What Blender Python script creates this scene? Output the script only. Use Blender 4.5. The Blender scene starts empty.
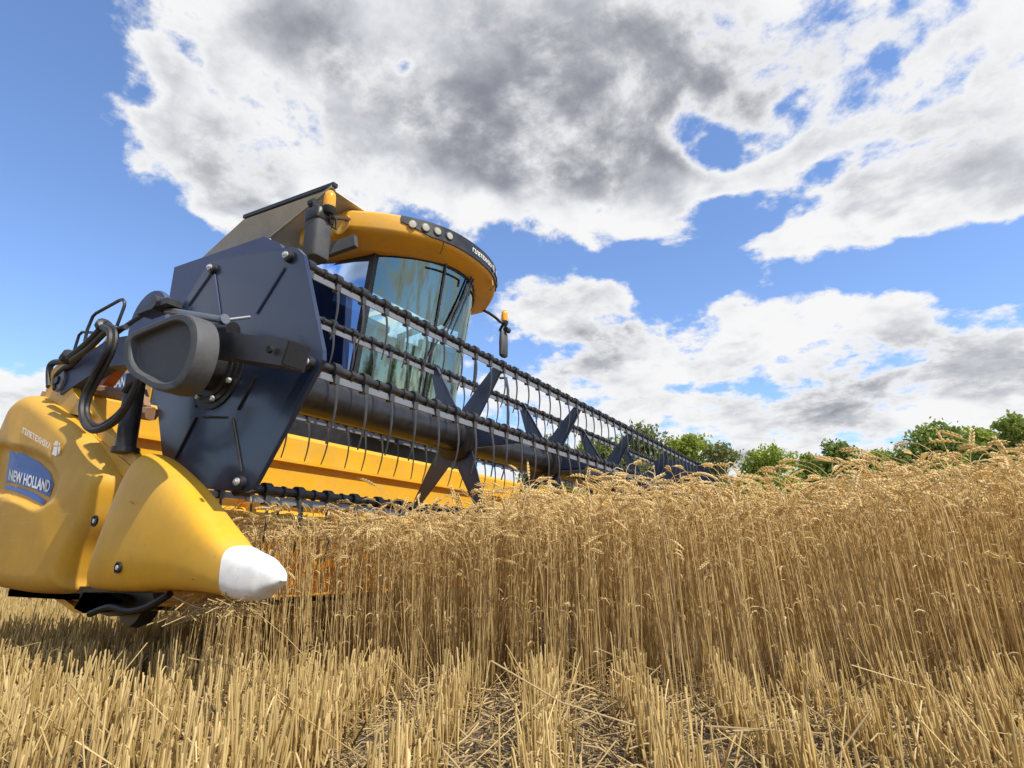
import bpy, bmesh, math, random
import numpy as np
from mathutils import Vector, Matrix
random.seed(4); RS = np.random.RandomState(7)
sc = bpy.context.scene
R = math.radians
PI = math.pi
# ------------------------------------------------------------------ camera
YAW, PITCH, FPX, CAMH = -0.547, 0.29, 590.0, 0.45
Fv = Vector((math.sin(YAW)*math.cos(PITCH), math.cos(YAW)*math.cos(PITCH), math.sin(PITCH)))
Rv = Vector((math.cos(YAW), -math.sin(YAW), 0)); Uv = Rv.cross(Fv)
cam_d = bpy.data.cameras.new('camera'); cam = bpy.data.objects.new('camera', cam_d)
sc.collection.objects.link(cam); sc.camera = cam
cam.matrix_world = Matrix(((Rv.x, Uv.x, -Fv.x, 0), (Rv.y, Uv.y, -Fv.y, 0), (Rv.z, Uv.z, -Fv.z, CAMH), (0, 0, 0, 1)))
cam_d.sensor_width = 36; cam_d.lens = FPX/1024*36; cam_d.clip_start = .05; cam_d.clip_end = 6000
sc.render.resolution_x = 1024; sc.render.resolution_y = 768
# ------------------------------------------------------------------ light
sc.view_settings.view_transform = 'Standard'; sc.view_settings.look = 'None'
sc.view_settings.exposure = 0.3; sc.view_settings.gamma = 1
SUN_AZ, SUN_EL = R(100), R(52)                 # azimuth from +Y towards +X
sun_dir = Vector((math.sin(SUN_AZ)*math.cos(SUN_EL), math.cos(SUN_AZ)*math.cos(SUN_EL), math.sin(SUN_EL)))
sl = bpy.data.lights.new('sun', 'SUN'); sl.energy = 4.6; sl.angle = R(.6); sl.color = (1, .95, .86)
so = bpy.data.objects.new('sun', sl); sc.collection.objects.link(so)
so.rotation_euler = sun_dir.to_track_quat('Z', 'Y').to_euler()

world = bpy.data.worlds.new('World'); sc.world = world; world.use_nodes = True
class NT:
    def __init__(s, tree): s.t = tree; s.n = tree.nodes; s.l = tree.links
    def new(s, typ, **kw):
        n = s.n.new(typ)
        for k, v in kw.items(): setattr(n, k, v)
        return n
    def put(s, sock, v):
        if isinstance(v, bpy.types.NodeSocket): s.l.new(v, sock)
        elif v is not None:
            try: sock.default_value = v
            except Exception: sock.default_value = (*v, 1)
    def m(s, op, a, b=None, c=None, clamp=False):
        n = s.new('ShaderNodeMath', operation=op, use_clamp=clamp)
        for i, v in enumerate((a, b, c)):
            if v is not None: s.put(n.inputs[i], v)
        return n.outputs[0]
    def vm(s, op, a, b=None, out=0):
        n = s.new('ShaderNodeVectorMath', operation=op); s.put(n.inputs[0], a)
        if b is not None: s.put(n.inputs[1], b)
        return n.outputs[out]
    def rng(s, v, a, b, c=0., d=1., kind='SMOOTHSTEP'):
        n = s.new('ShaderNodeMapRange', interpolation_type=kind)
        s.put(n.inputs[0], v)
        for i, x in enumerate((a, b, c, d)): s.put(n.inputs[i+1], x)
        return n.outputs[0]
    def noise(s, vec, scale, detail=4, rough=.55, dist=0., lac=2.):
        n = s.new('ShaderNodeTexNoise'); s.put(n.inputs['Vector'], vec)
        n.inputs['Scale'].default_value = scale; n.inputs['Detail'].default_value = detail
        n.inputs['Roughness'].default_value = rough; n.inputs['Distortion'].default_value = dist
        n.inputs['Lacunarity'].default_value = lac
        return n.outputs[0]
    def mix(s, f, a, b):
        n = s.new('ShaderNodeMix', data_type='RGBA'); s.put(n.inputs[0], f); s.put(n.inputs[6], a); s.put(n.inputs[7], b)
        return n.outputs[2]
def make_sky():
    w = NT(world.node_tree); bg = w.n['Background']
    sky = w.new('ShaderNodeTexSky', sky_type='NISHITA'); sky.sun_disc = False
    sky.sun_elevation = SUN_EL; sky.sun_rotation = SUN_AZ; sky.air_density = 1.0; sky.dust_density = .3; sky.ozone_density = 2.2
    tc = w.new('ShaderNodeTexCoord').outputs['Generated']
    sp = w.new('ShaderNodeSeparateXYZ'); w.put(sp.inputs[0], tc)
    x, y, z = sp.outputs
    az = w.m('ARCTAN2', x, y); el = w.m('ARCSINE', z)
    AE = w.new('ShaderNodeCombineXYZ'); w.put(AE.inputs[0], az); w.put(AE.inputs[1], el); ae = AE.outputs[0]
    # wobble the outlines of the cloud masses
    n3 = w.new('ShaderNodeTexNoise'); w.put(n3.inputs['Vector'], tc); n3.inputs['Scale'].default_value = 5.; n3.inputs['Detail'].default_value = 3
    wob = w.vm('MULTIPLY', w.vm('SUBTRACT', n3.outputs['Color'], (.5, .5, .5)), (.20, .16, 0))
    aw = w.vm('ADD', ae, wob)
    def dirpx(px, py):
        d = ((px-512)/FPX*Rv + (384-py)/FPX*Uv + Fv).normalized()
        return math.atan2(d.x, d.y), math.asin(d.z)
    def blob(px, py, wx, wy, amp, tilt=0.):
        a, e = dirpx(px, py)
        v = w.vm('SUBTRACT', aw, (a, e, 0))
        if tilt:
            n = w.new('ShaderNodeVectorRotate', rotation_type='Z_AXIS'); w.put(n.inputs['Vector'], v); n.inputs['Angle'].default_value = tilt; v = n.outputs[0]
        sx = wx/FPX/max(.5, math.cos(e)); sy = wy/FPX
        v = w.vm('MULTIPLY', v, (1/sx, 1/sy, 0))
        return w.rng(w.vm('LENGTH', v, out=1), 1.35, .25, 0, amp)
    def total(lst):
        acc = None
        for b in lst:
            s_ = blob(*b); acc = s_ if acc is None else w.m('ADD', acc, s_)
        return acc
    cover = total(CLOUDS); dark = total(GREYS)
    zz = w.m('ADD', w.m('MAXIMUM', z, 0.), .30)
    inv = w.m('DIVIDE', 1., zz)
    nsc = w.new('ShaderNodeVectorMath', operation='SCALE'); w.put(nsc.inputs[0], tc); w.put(nsc.inputs['Scale'], inv)
    P = nsc.outputs[0]
    na = w.noise(P, 3.6, 12, .60, .2); nb = w.noise(P, 11., 9, .62)
    nn = w.m('ADD', w.m('MULTIPLY', na, .72), w.m('MULTIPLY', nb, .28))
    behind = w.rng(w.vm('DOT_PRODUCT', tc, tuple(Fv), out=1), .45, .1, 0, .30)      # ordinary broken cloud round the rest of the sky
    dens = w.m('ADD', w.m('ADD', w.m('MINIMUM', cover, .68), behind), w.m('MULTIPLY', w.m('SUBTRACT', nn, .5), 4.7))
    alpha = w.rng(dens, .12, .52)
    # inside the clouds: bright thin rims, soft grey bellies
    off = w.vm('ADD', P, (-.012, .02, .055))
    na2 = w.noise(off, 3.6, 5, .55, .2); na1 = w.noise(P, 3.6, 5, .55, .2)
    nc = w.noise(P, 5.5, 10, .6, .3); nd = w.noise(P, 2.0, 6, .5)
    relief = w.m('MULTIPLY', w.m('SUBTRACT', na2, na1), 5.5)          # density rising upwards = underside
    thick = w.rng(dens, .25, 1.3)
    g = w.m('ADD', w.m('MULTIPLY', dark, 1.4), w.m('MULTIPLY', w.m('SUBTRACT', nc, .5), .5))
    g = w.m('ADD', w.m('ADD', g, relief), w.m('MULTIPLY', w.m('SUBTRACT', nd, .5), .9))
    g1 = w.m('MULTIPLY', w.rng(g, -.45, .5), w.rng(dens, .35, 1.1)); g2 = w.m('MULTIPLY', w.rng(g, .15, 1.5, 0, 1, 'SMOOTHSTEP'), thick)
    ccol = w.mix(g2, w.mix(g1, CLOUD_LIGHT, CLOUD_BODY), CLOUD_GREY)
    skyc = w.vm('MULTIPLY', sky.outputs[0], SKY_TINT)
    # clouds are given in display units, divide by the background strength
    cc = w.vm('MULTIPLY', ccol, (.82/SKY_S,)*3)
    w.put(bg.inputs[0], w.mix(alpha, skyc, cc)); bg.inputs[1].default_value = SKY_S
SKY_S = .11; SKY_TINT = (1.42, 1.54, 1.78); CLOUD_LIGHT = (.93, .93, .94, 1); CLOUD_BODY = (.60, .62, .67, 1); CLOUD_GREY = (.25, .26, .305, 1)
CLOUDS = [(250, 20, 170, 110, .55), (190, 130, 95, 75, .5), (270, 170, 110, 70, .55), (420, 60, 190, 110, .6), (560, 60, 180, 110, .75), (560, 180, 120, 60, .55),
          (420, 170, 140, 60, .5), (700, 170, 60, 60, .45), (760, 30, 120, 60, .5), (930, 60, 160, 120, .75), (880, 170, 130, 70, .4), (1010, 120, 90, 70, .5), (740, 250, 90, 50, .42),
          (850, 250, 140, 28, .42), (570, 310, 95, 50, .65), (560, 380, 120, 50, .5), (620, 420, 120, 50, .5), (850, 330, 90, 50, .45), (800, 385, 150, 75, .8), (850, 300, 40, 24, .4), (590, 330, 70, 50, .3),
          (960, 360, 130, 60, .6), (900, 440, 300, 40, .6), (700, 320, 40, 22, .35), (15, 400, 70, 38, .8), (600, 480, 500, 30, .5),
          (60, 180, 120, 150, -.6), (110, 320, 120, 110, -.5), (690, 120, 35, 30, -.5), (620, 260, 70, 22, -.45), (950, 240, 130, 42, -.55), (980, 285, 130, 32, -.55), (700, 280, 60, 28, -.35), (775, 125, 45, 26, -.55), (845, 165, 28, 18, -.5), (725, 205, 40, 22, -.35), (400, 45, 26, 14, -.45), (275, 85, 24, 12, -.4), (285, 205, 24, 14, -.45), (770, 205, 110, 34, -.38), (700, 110, 50, 34, -.4), (900, 262, 110, 20, -.3), (665, 300, 34, 26, -.5), (150, 95, 22, 14, -.5), (330, 150, 18, 14, -.45), (410, 60, 22, 16, -.5), (345, 205, 22, 16, -.4), (205, 60, 22, 18, -.45), (255, 120, 20, 14, -.5), (470, 15, 16, 10, -.5), (720, 140, 26, 20, -.5), (870, 60, 20, 16, -.4), (800, 215, 50, 20, -.35), (830, 290, 90, 14, -.4)]
GREYS = [(300, 30, 60, 40, .5), (460, 20, 80, 30, .35), (590, 90, 150, 95, 1.1), (470, 120, 120, 60, .7), (240, 175, 55, 35, .6), (560, 170, 110, 40, .6), (680, 200, 40, 25, .4),
         (960, 40, 120, 60, .25), (600, 330, 50, 26, .5), (560, 360, 90, 30, .4), (810, 415, 100, 26, .75), (960, 362, 100, 26, .6), (590, 345, 60, 22, .6), (900, 150, 90, 40, .35), (790, 60, 60, 30, .4), (870, 385, 80, 25, .3), (560, 440, 500, 16, -.4), (800, 330, 100, 30, -.4)]
make_sky()

# ------------------------------------------------------------------ helpers
def at(px, py, ax, val):
    d = (px-512)/FPX*Rv + (384-py)/FPX*Uv + Fv
    o = Vector((0, 0, CAMH)); return o + d*((val-o[ax])/d[ax])
def tag(o, label=None, cat=None, group=None, kind=None):
    for k, v in (('label', label), ('category', cat), ('group', group), ('kind', kind)):
        if v: o[k] = v
    return o
class MB:
    def __init__(s): s.v = []; s.f = []; s.mi = []
    def add(s, vs, fs, mi=0):
        n = len(s.v); s.v += [tuple(v) for v in vs]; s.f += [[i+n for i in f] for f in fs]; s.mi += [mi]*len(fs); return s
    def box(s, a, b, mi=0):
        (x0, y0, z0), (x1, y1, z1) = a, b
        v = [(x, y, z) for x in (x0, x1) for y in (y0, y1) for z in (z0, z1)]
        return s.add(v, [(0, 1, 3, 2), (4, 6, 7, 5), (0, 4, 5, 1), (2, 3, 7, 6), (0, 2, 6, 4), (1, 5, 7, 3)], mi)
    def obox(s, p0, p1, w, h, up=(0, 0, 1), mi=0):          # bar of w x h from p0 to p1
        p0, p1 = Vector(p0), Vector(p1); d = (p1-p0).normalized(); u = Vector(up); a = d.cross(u).normalized(); u = a.cross(d)
        v = [p + a*sx*w/2 + u*sy*h/2 for p in (p0, p1) for sx, sy in ((-1, -1), (1, -1), (1, 1), (-1, 1))]
        return s.add(v, [(0, 3, 2, 1), (4, 5, 6, 7)] + [(i, (i+1) % 4, 4+(i+1) % 4, 4+i) for i in range(4)], mi)
    def tube(s, pts, r, n=8, caps=True, mi=0, flat=1.):
        pts = [Vector(p) for p in pts]; rs = r if hasattr(r, '__len__') else [r]*len(pts)
        T = [(pts[min(i+1, len(pts)-1)]-pts[max(i-1, 0)]).normalized() for i in range(len(pts))]
        ref = Vector((0, 0, 1)) if abs(T[0].z) < .9 else Vector((1, 0, 0))
        a = T[0].cross(ref).normalized(); vs = []
        for i, p in enumerate(pts):
            a = (a - T[i]*a.dot(T[i])).normalized(); b = T[i].cross(a)
            for k in range(n):
                t = 2*PI*k/n; vs.append(p + rs[i]*(a*math.cos(t) + b*math.sin(t)*flat))
        fs = [(i*n+k, i*n+(k+1) % n, (i+1)*n+(k+1) % n, (i+1)*n+k) for i in range(len(pts)-1) for k in range(n)]
        if caps: fs += [tuple(range(n))[::-1], tuple(range((len(pts)-1)*n, len(pts)*n))]
        return s.add(vs, fs, mi)
    def prism(s, pts, ax, a, b, mi=0, bev=0.):              # polygon extruded along axis ax from a to b
        n = len(pts)
        def P(p, t):
            q = [p[0], p[1]]; q.insert(ax, t); return q
        vs = []; fs = []
        if bev:
            c = (sum(p[0] for p in pts)/n, sum(p[1] for p in pts)/n)
            ins = [(c[0]+(p[0]-c[0])*(1-bev*2.5), c[1]+(p[1]-c[1])*(1-bev*2.5)) for p in pts]
            d = bev*(1 if b > a else -1)
            rows = [(ins, a), (pts, a+d), (pts, b-d), (ins, b)]
        else: rows = [(pts, a), (pts, b)]
        for ps, t in rows: vs += [P(p, t) for p in ps]
        for r in range(len(rows)-1): fs += [(r*n+i, r*n+(i+1) % n, (r+1)*n+(i+1) % n, (r+1)*n+i) for i in range(n)]
        fs += [tuple(range(n))[::-1], tuple(range((len(rows)-1)*n, len(rows)*n))]
        return s.add(vs, fs, mi)
    def lathe(s, prof, c, axis=(0, 0, 1), n=24, mi=0):      # prof: (r, h) along axis from c
        ax = Vector(axis).normalized(); ref = Vector((0, 0, 1)) if abs(ax.z) < .9 else Vector((1, 0, 0))
        a = ax.cross(ref).normalized(); b = ax.cross(a); c = Vector(c); vs = []
        for r_, h in prof:
            for k in range(n):
                t = 2*PI*k/n; vs.append(c + ax*h + (a*math.cos(t)+b*math.sin(t))*max(r_, 1e-4))
        fs = [(i*n+k, i*n+(k+1) % n, (i+1)*n+(k+1) % n, (i+1)*n+k) for i in range(len(prof)-1) for k in range(n)]
        fs += [tuple(range(n))[::-1], tuple(range((len(prof)-1)*n, len(prof)*n))]
        return s.add(vs, fs, mi)
    def loft(s, rings, closed=True, caps=True, mi=0):
        n = len(rings[0]); vs = [v for r_ in rings for v in r_]; m_ = n if closed else n-1
        fs = [(i*n+k, i*n+(k+1) % n, (i+1)*n+(k+1) % n, (i+1)*n+k) for i in range(len(rings)-1) for k in range(m_)]
        if caps: fs += [tuple(range(n))[::-1], tuple(range((len(rings)-1)*n, len(rings)*n))]
        return s.add(vs, fs, mi)
    def build(s, name, mats, parent=None, smooth=35, label=None, kind=None, off=None):
        me = bpy.data.meshes.new(name); me.from_pydata([tuple(v) for v in s.v], [], s.f)
        if not isinstance(mats, (list, tuple)): mats = [mats]
        for m in mats: me.materials.append(m)
        if len(mats) > 1: me.polygons.foreach_set('material_index', s.mi)
        bm = bmesh.new(); bm.from_mesh(me); bmesh.ops.recalc_face_normals(bm, faces=bm.faces); bm.to_mesh(me); bm.free()
        if smooth:
            me.polygons.foreach_set('use_smooth', [True]*len(me.polygons)); me.set_sharp_from_angle(angle=R(smooth))
        o = bpy.data.objects.new(name, me); sc.collection.objects.link(o)
        if parent is not None:
            o.parent = parent
            if parent.type == 'EMPTY': o.location = -parent.location
        if label: o['label'] = label
        if kind: o['kind'] = kind
        return o
def empty(name, loc):
    o = bpy.data.objects.new(name, None); sc.collection.objects.link(o); o.location = loc; o.empty_display_size = .3; return o
def catmull(pts, n=8):
    pts = [Vector(p) for p in pts]; P = [pts[0]] + pts + [pts[-1]]; out = []
    for i in range(1, len(P)-2):
        a, b, c, d = P[i-1:i+3]
        for k in range(n):
            t = k/n; out.append(.5*((2*b) + (c-a)*t + (2*a-5*b+4*c-d)*t*t + (3*b-a-3*c+d)*t**3))
    out.append(pts[-1]); return out
def ccat(pts, n=6):                                          # closed catmull for 2D / 3D
    N = len(pts); out = []
    V = [Vector(p) for p in pts]
    for i in range(N):
        a, b, c, d = V[i-1], V[i], V[(i+1) % N], V[(i+2) % N]
        for k in range(n):
            t = k/n; out.append(.5*((2*b) + (c-a)*t + (2*a-5*b+4*c-d)*t*t + (3*b-a-3*c+d)*t**3))
    return out

# ------------------------------------------------------------------ materials
def mat(name, col, rough=.5, metal=0., spec=.5, var=.12, dust=0., dustcol=(.42, .33, .2), nscale=6., bump=0., coat=0., streak=False, scr=0.):
    m = bpy.data.materials.new(name); m.use_nodes = True; t = NT(m.node_tree); b = t.n['Principled BSDF']
    tc = t.new('ShaderNodeTexCoord').outputs['Object']
    n1 = t.noise(tc, nscale, 6, .6); n2 = t.noise(tc, nscale*9, 4, .6)
    f = t.rng(t.m('ADD', t.m('MULTIPLY', n1, .7), t.m('MULTIPLY', n2, .3)), .3, .7, 1-var, 1+var, 'LINEAR')
    c = t.vm('MULTIPLY', col, None) if False else None
    rgb = t.new('ShaderNodeRGB'); rgb.outputs[0].default_value = (*col, 1)
    v = t.new('ShaderNodeVectorMath', operation='SCALE'); t.put(v.inputs[0], rgb.outputs[0]); t.put(v.inputs['Scale'], f)
    cc = v.outputs[0]
    if dust:
        vec = tc
        n3 = t.noise(vec, nscale*1.7, 8, .7)
        df = t.m('MULTIPLY', t.rng(n3, .35, .75), dust)
        cc = t.mix(df, cc, (*dustcol, 1))
        t.put(b.inputs['Roughness'], t.m('ADD', rough, t.m('MULTIPLY', df, .5), clamp=True))
    else: t.put(b.inputs['Roughness'], t.rng(n2, .3, .7, rough*.85, min(1, rough*1.15), 'LINEAR'))
    if scr:
        sv = t.vm('MULTIPLY', tc, (7., 7., 160.)); n5 = t.noise(sv, 1., 3, .5); n6 = t.noise(tc, 3.1, 4); n7 = t.noise(tc, 60., 3, .6)
        k = t.m('MULTIPLY', t.m('MULTIPLY', t.rng(n5, .66, .74), t.rng(n6, .42, .62)), scr)
        cc = t.mix(k, cc, (.62, .50, .28, 1)); cc = t.mix(t.m('MULTIPLY', t.rng(n7, .68, .76), scr*.8), cc, (.16, .10, .04, 1))
    t.put(b.inputs['Base Color'], cc); b.inputs['Metallic'].default_value = metal
    b.inputs['Specular IOR Level'].default_value = spec; b.inputs['Coat Weight'].default_value = coat; b.inputs['Coat Roughness'].default_value = .15
    if bump:
        bp = t.new('ShaderNodeBump'); bp.inputs['Strength'].default_value = bump; bp.inputs['Distance'].default_value = .004; t.put(bp.inputs['Height'], n2); t.put(b.inputs['Normal'], bp.outputs[0])
    return m
M = dict(
    yellow=mat('yellow_paint', (.70, .37, .012), .42, dust=.30, dustcol=(.50, .33, .12), nscale=3.5, bump=.1, scr=.5),
    yellowdusty=mat('dusty_yellow_plastic', (.64, .34, .018), .5, dust=.5, dustcol=(.46, .30, .12), nscale=2.5, bump=.15, scr=.6),
    yellowroof=mat('roof_yellow_plastic', (.68, .33, .014), .45, dust=.25, nscale=3),
    navy=mat('navy_painted_steel', (.016, .027, .060), .30, dust=.06, dustcol=(.16, .15, .14), nscale=3, coat=.4),
    navyside=mat('dull_navy_panel', (.05, .065, .14), .5, dust=.2, dustcol=(.16, .16, .17), nscale=3),
    black=mat('black_steel', (.012, .012, .014), .38, dust=.22, dustcol=(.12, .10, .08), nscale=8),
    rubber=mat('black_rubber', (.016, .016, .017), .5, dust=.25, dustcol=(.15, .12, .09), nscale=9),
    greyplastic=mat('charcoal_plastic', (.055, .056, .06), .62, dust=.35, dustcol=(.15, .14, .12), nscale=6, bump=.25),
    strip=mat('grey_steel_strip', (.16, .17, .19), .42, dust=.25, dustcol=(.2, .18, .15), nscale=7),
    tine=mat('dark_tine', (.035, .036, .04), .4, dust=.2, dustcol=(.2, .17, .12), nscale=8),
    steel=mat('bare_steel', (.22, .22, .23), .38, metal=.7, nscale=8),
    bolt=mat('zinc_bolt', (.62, .62, .6), .35, metal=.4, nscale=20),
    cream=mat('cream_grey_sheet', (.58, .55, .47), .55, dust=.3, dustcol=(.3, .25, .17), nscale=2.5),
    creamtrim=mat('cream_trim', (.5, .43, .28), .55, nscale=3),
    dark=mat('dark_interior', (.008, .008, .009), .8),
    white=mat('white_plastic', (.78, .77, .75), .42, dust=.5, dustcol=(.5, .44, .34), nscale=6, bump=.06, scr=.8),
    blue=mat('blue_decal', (.035, .10, .36), .4, nscale=8),
    lettering=mat('white_lettering', (.75, .74, .68), .5),
    red=mat('red_paint', (.22, .012, .012), .4, dust=.2),
    tyre=mat('tyre_rubber', (.02, .02, .02), .8, dust=.5),
    seat=mat('seat_fabric', (.05, .055, .06), .8),
    lens=mat('lamp_lens', (.40, .37, .28), .15, nscale=30),
    rust=mat('worn_bracket', (.24, .13, .07), .6, dust=.4),
    bark=mat('bark', (.10, .08, .06), .9, nscale=4, bump=.5))
def amber():
    m = bpy.data.materials.new('amber_lens'); m.use_nodes = True; t = NT(m.node_tree); b = t.n['Principled BSDF']
    b.inputs['Base Color'].default_value = (1, .42, .015, 1); b.inputs['Roughness'].default_value = .15; b.inputs['Transmission Weight'].default_value = .15
    b.inputs['Subsurface Weight'].default_value = .3; b.inputs['Subsurface Radius'].default_value = (.05, .02, .01); return m
M['amber'] = amber()
def glass(name, tint, refl, thru):
    m = bpy.data.materials.new(name); m.use_nodes = True; t = NT(m.node_tree); out = t.n['Material Output']; t.n.remove(t.n['Principled BSDF'])
    tr = t.new('ShaderNodeBsdfTransparent'); tr.inputs[0].default_value = (*thru, 1)
    gl = t.new('ShaderNodeBsdfGlossy'); gl.inputs[0].default_value = (*tint, 1); gl.inputs[1].default_value = .03
    fr = t.new('ShaderNodeLayerWeight'); fr.inputs[0].default_value = .35
    f = t.m('ADD', t.m('MULTIPLY', fr.outputs['Fresnel'], .9), refl, clamp=True)
    mx = t.new('ShaderNodeMixShader'); t.put(mx.inputs[0], f); t.l.new(tr.outputs[0], mx.inputs[1]); t.l.new(gl.outputs[0], mx.inputs[2]); t.l.new(mx.outputs[0], out.inputs[0])
    return m
M['glass'] = glass('windscreen_glass', (.72, .93, .84), .17, (.62, .82, .74)); M['sideglass'] = glass('side_glass', (.45, .62, .92), .36, (.10, .14, .17))
def straw(name, lo, hi, transl=.35, rough=.55, ground=None):
    m = bpy.data.materials.new(name); m.use_nodes = True; t = NT(m.node_tree); out = t.n['Material Output']; b = t.n['Principled BSDF']
    at_ = t.new('ShaderNodeAttribute'); at_.attribute_name = 'tone'
    c = t.mix(at_.outputs['Fac'], (*lo, 1), (*hi, 1))
    t.put(b.inputs['Base Color'], c); b.inputs['Roughness'].default_value = rough; b.inputs['Specular IOR Level'].default_value = .45
    tl = t.new('ShaderNodeBsdfTranslucent'); t.put(tl.inputs[0], c)
    mx = t.new('ShaderNodeMixShader'); mx.inputs[0].default_value = transl
    t.l.new(b.outputs[0], mx.inputs[1]); t.l.new(tl.outputs[0], mx.inputs[2]); t.l.new(mx.outputs[0], out.inputs[0]); return m
M['wheat'] = straw('ripe_wheat', (.66, .47, .17), (.96, .80, .46), .52)
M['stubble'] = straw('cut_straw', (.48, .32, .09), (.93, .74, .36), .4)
M['litter'] = straw('straw_litter', (.15, .09, .035), (.66, .48, .22), .2, .7)
M['leafgreen'] = straw('yellow_green_leaves', (.11, .17, .02), (.50, .56, .09), .4, .6)  # yellow-green, the leaf colour of the paler trees
M['leafdark'] = straw('dark_leaves', (.08, .13, .025), (.34, .42, .08), .35, .6)
M['leafolive'] = straw('olive_leaves', (.07, .095, .03), (.29, .32, .11), .35, .6)
def soil():
    m = bpy.data.materials.new('field_soil'); m.use_nodes = True; t = NT(m.node_tree); b = t.n['Principled BSDF']
    tc = t.new('ShaderNodeTexCoord').outputs['Object']
    n = t.noise(tc, 9, 8, .65); n2 = t.noise(tc, 55, 5, .6); big = t.noise(tc, .05, 4)
    c = t.mix(t.rng(n, .3, .7), (.055, .038, .024, 1), (.15, .11, .07, 1)); c = t.mix(t.rng(n2, .5, .7), c, (.26, .20, .11, 1))
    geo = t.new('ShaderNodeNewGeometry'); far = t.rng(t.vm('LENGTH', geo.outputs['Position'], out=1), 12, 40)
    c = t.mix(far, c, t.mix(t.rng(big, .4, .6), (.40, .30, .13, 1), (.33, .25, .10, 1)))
    t.put(b.inputs['Base Color'], c); b.inputs['Roughness'].default_value = .95
    bp = t.new('ShaderNodeBump'); bp.inputs['Strength'].default_value = .8; bp.inputs['Distance'].default_value = .03; t.put(bp.inputs['Height'], n); t.put(b.inputs['Normal'], bp.outputs[0]); return m
M['soil'] = soil()

# ------------------------------------------------------------------ ground
def ground():
    mb = MB(); n = 120
    g = np.sign(np.linspace(-1, 1, n))*np.abs(np.linspace(-1, 1, n))**4*3000
    vs = []
    for y in g:
        for x in g:
            d = math.hypot(x, y); a = .012 if d < 12 else 0
            vs.append((x, y, -.008 + a*math.sin(x*7+y*3)*math.sin(y*6-x*2)))
    mb.add(vs, [(j*n+i, j*n+i+1, (j+1)*n+i+1, (j+1)*n+i) for j in range(n-1) for i in range(n-1)])
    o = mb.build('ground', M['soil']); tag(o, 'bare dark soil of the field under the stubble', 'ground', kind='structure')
ground()

def np_mesh(name, V, F, tone, m, label, cat):
    """V (n,3), F (k,3) triangles, tone (n)"""
    me = bpy.data.meshes.new(name); me.vertices.add(len(V)); me.vertices.foreach_set('co', V.astype(np.float32).ravel())
    me.loops.add(F.size); me.loops.foreach_set('vertex_index', F.astype(np.int32).ravel())
    me.polygons.add(len(F)); me.polygons.foreach_set('loop_start', np.arange(0, F.size, 3, dtype=np.int32))
    try: me.polygons.foreach_set('loop_total', np.full(len(F), 3, dtype=np.int32))
    except Exception: pass
    a = me.attributes.new('tone', 'FLOAT', 'POINT'); a.data.foreach_set('value', np.clip(tone, 0, 1).astype(np.float32))
    me.update(calc_edges=True); me.materials.append(m)
    o = bpy.data.objects.new(name, me); sc.collection.objects.link(o); 
    if label: tag(o, label, cat, kind='stuff')
    return o
def quads(fs):
    out = []
    for f in fs:
        for i in range(1, len(f)-1): out.append((f[0], f[i], f[i+1]))
    return out
def inst(templates, idx, pos, ang, scl, tone, leanx=None, leany=None):
    Vs, Fs, Ts = [], [], []; off = 0
    for k, (tv, tf, tt) in enumerate(templates):
        sel = np.nonzero(idx == k)[0]
        if not len(sel): continue
        c, s = np.cos(ang[sel]), np.sin(ang[sel]); S = scl[sel]
        x = tv[None, :, 0]*c[:, None] - tv[None, :, 1]*s[:, None]; y = tv[None, :, 0]*s[:, None] + tv[None, :, 1]*c[:, None]
        z = tv[None, :, 2]*S[:, None]; hx = np.minimum(S, 1.05)[:, None]
        x = x*hx; y = y*hx
        if leanx is not None: x = x + z*leanx[sel][:, None]; y = y + z*leany[sel][:, None]
        V = np.stack([x+pos[sel, 0][:, None], y+pos[sel, 1][:, None], z+pos[sel, 2][:, None]], -1).reshape(-1, 3)
        F = (tf[None]+(np.arange(len(sel))*len(tv))[:, None, None]).reshape(-1, 3)+off
        Vs.append(V); Fs.append(F); Ts.append((tt[None]+tone[sel][:, None]).ravel()); off += len(V)
    return np.concatenate(Vs), np.concatenate(Fs), np.concatenate(Ts)

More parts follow.
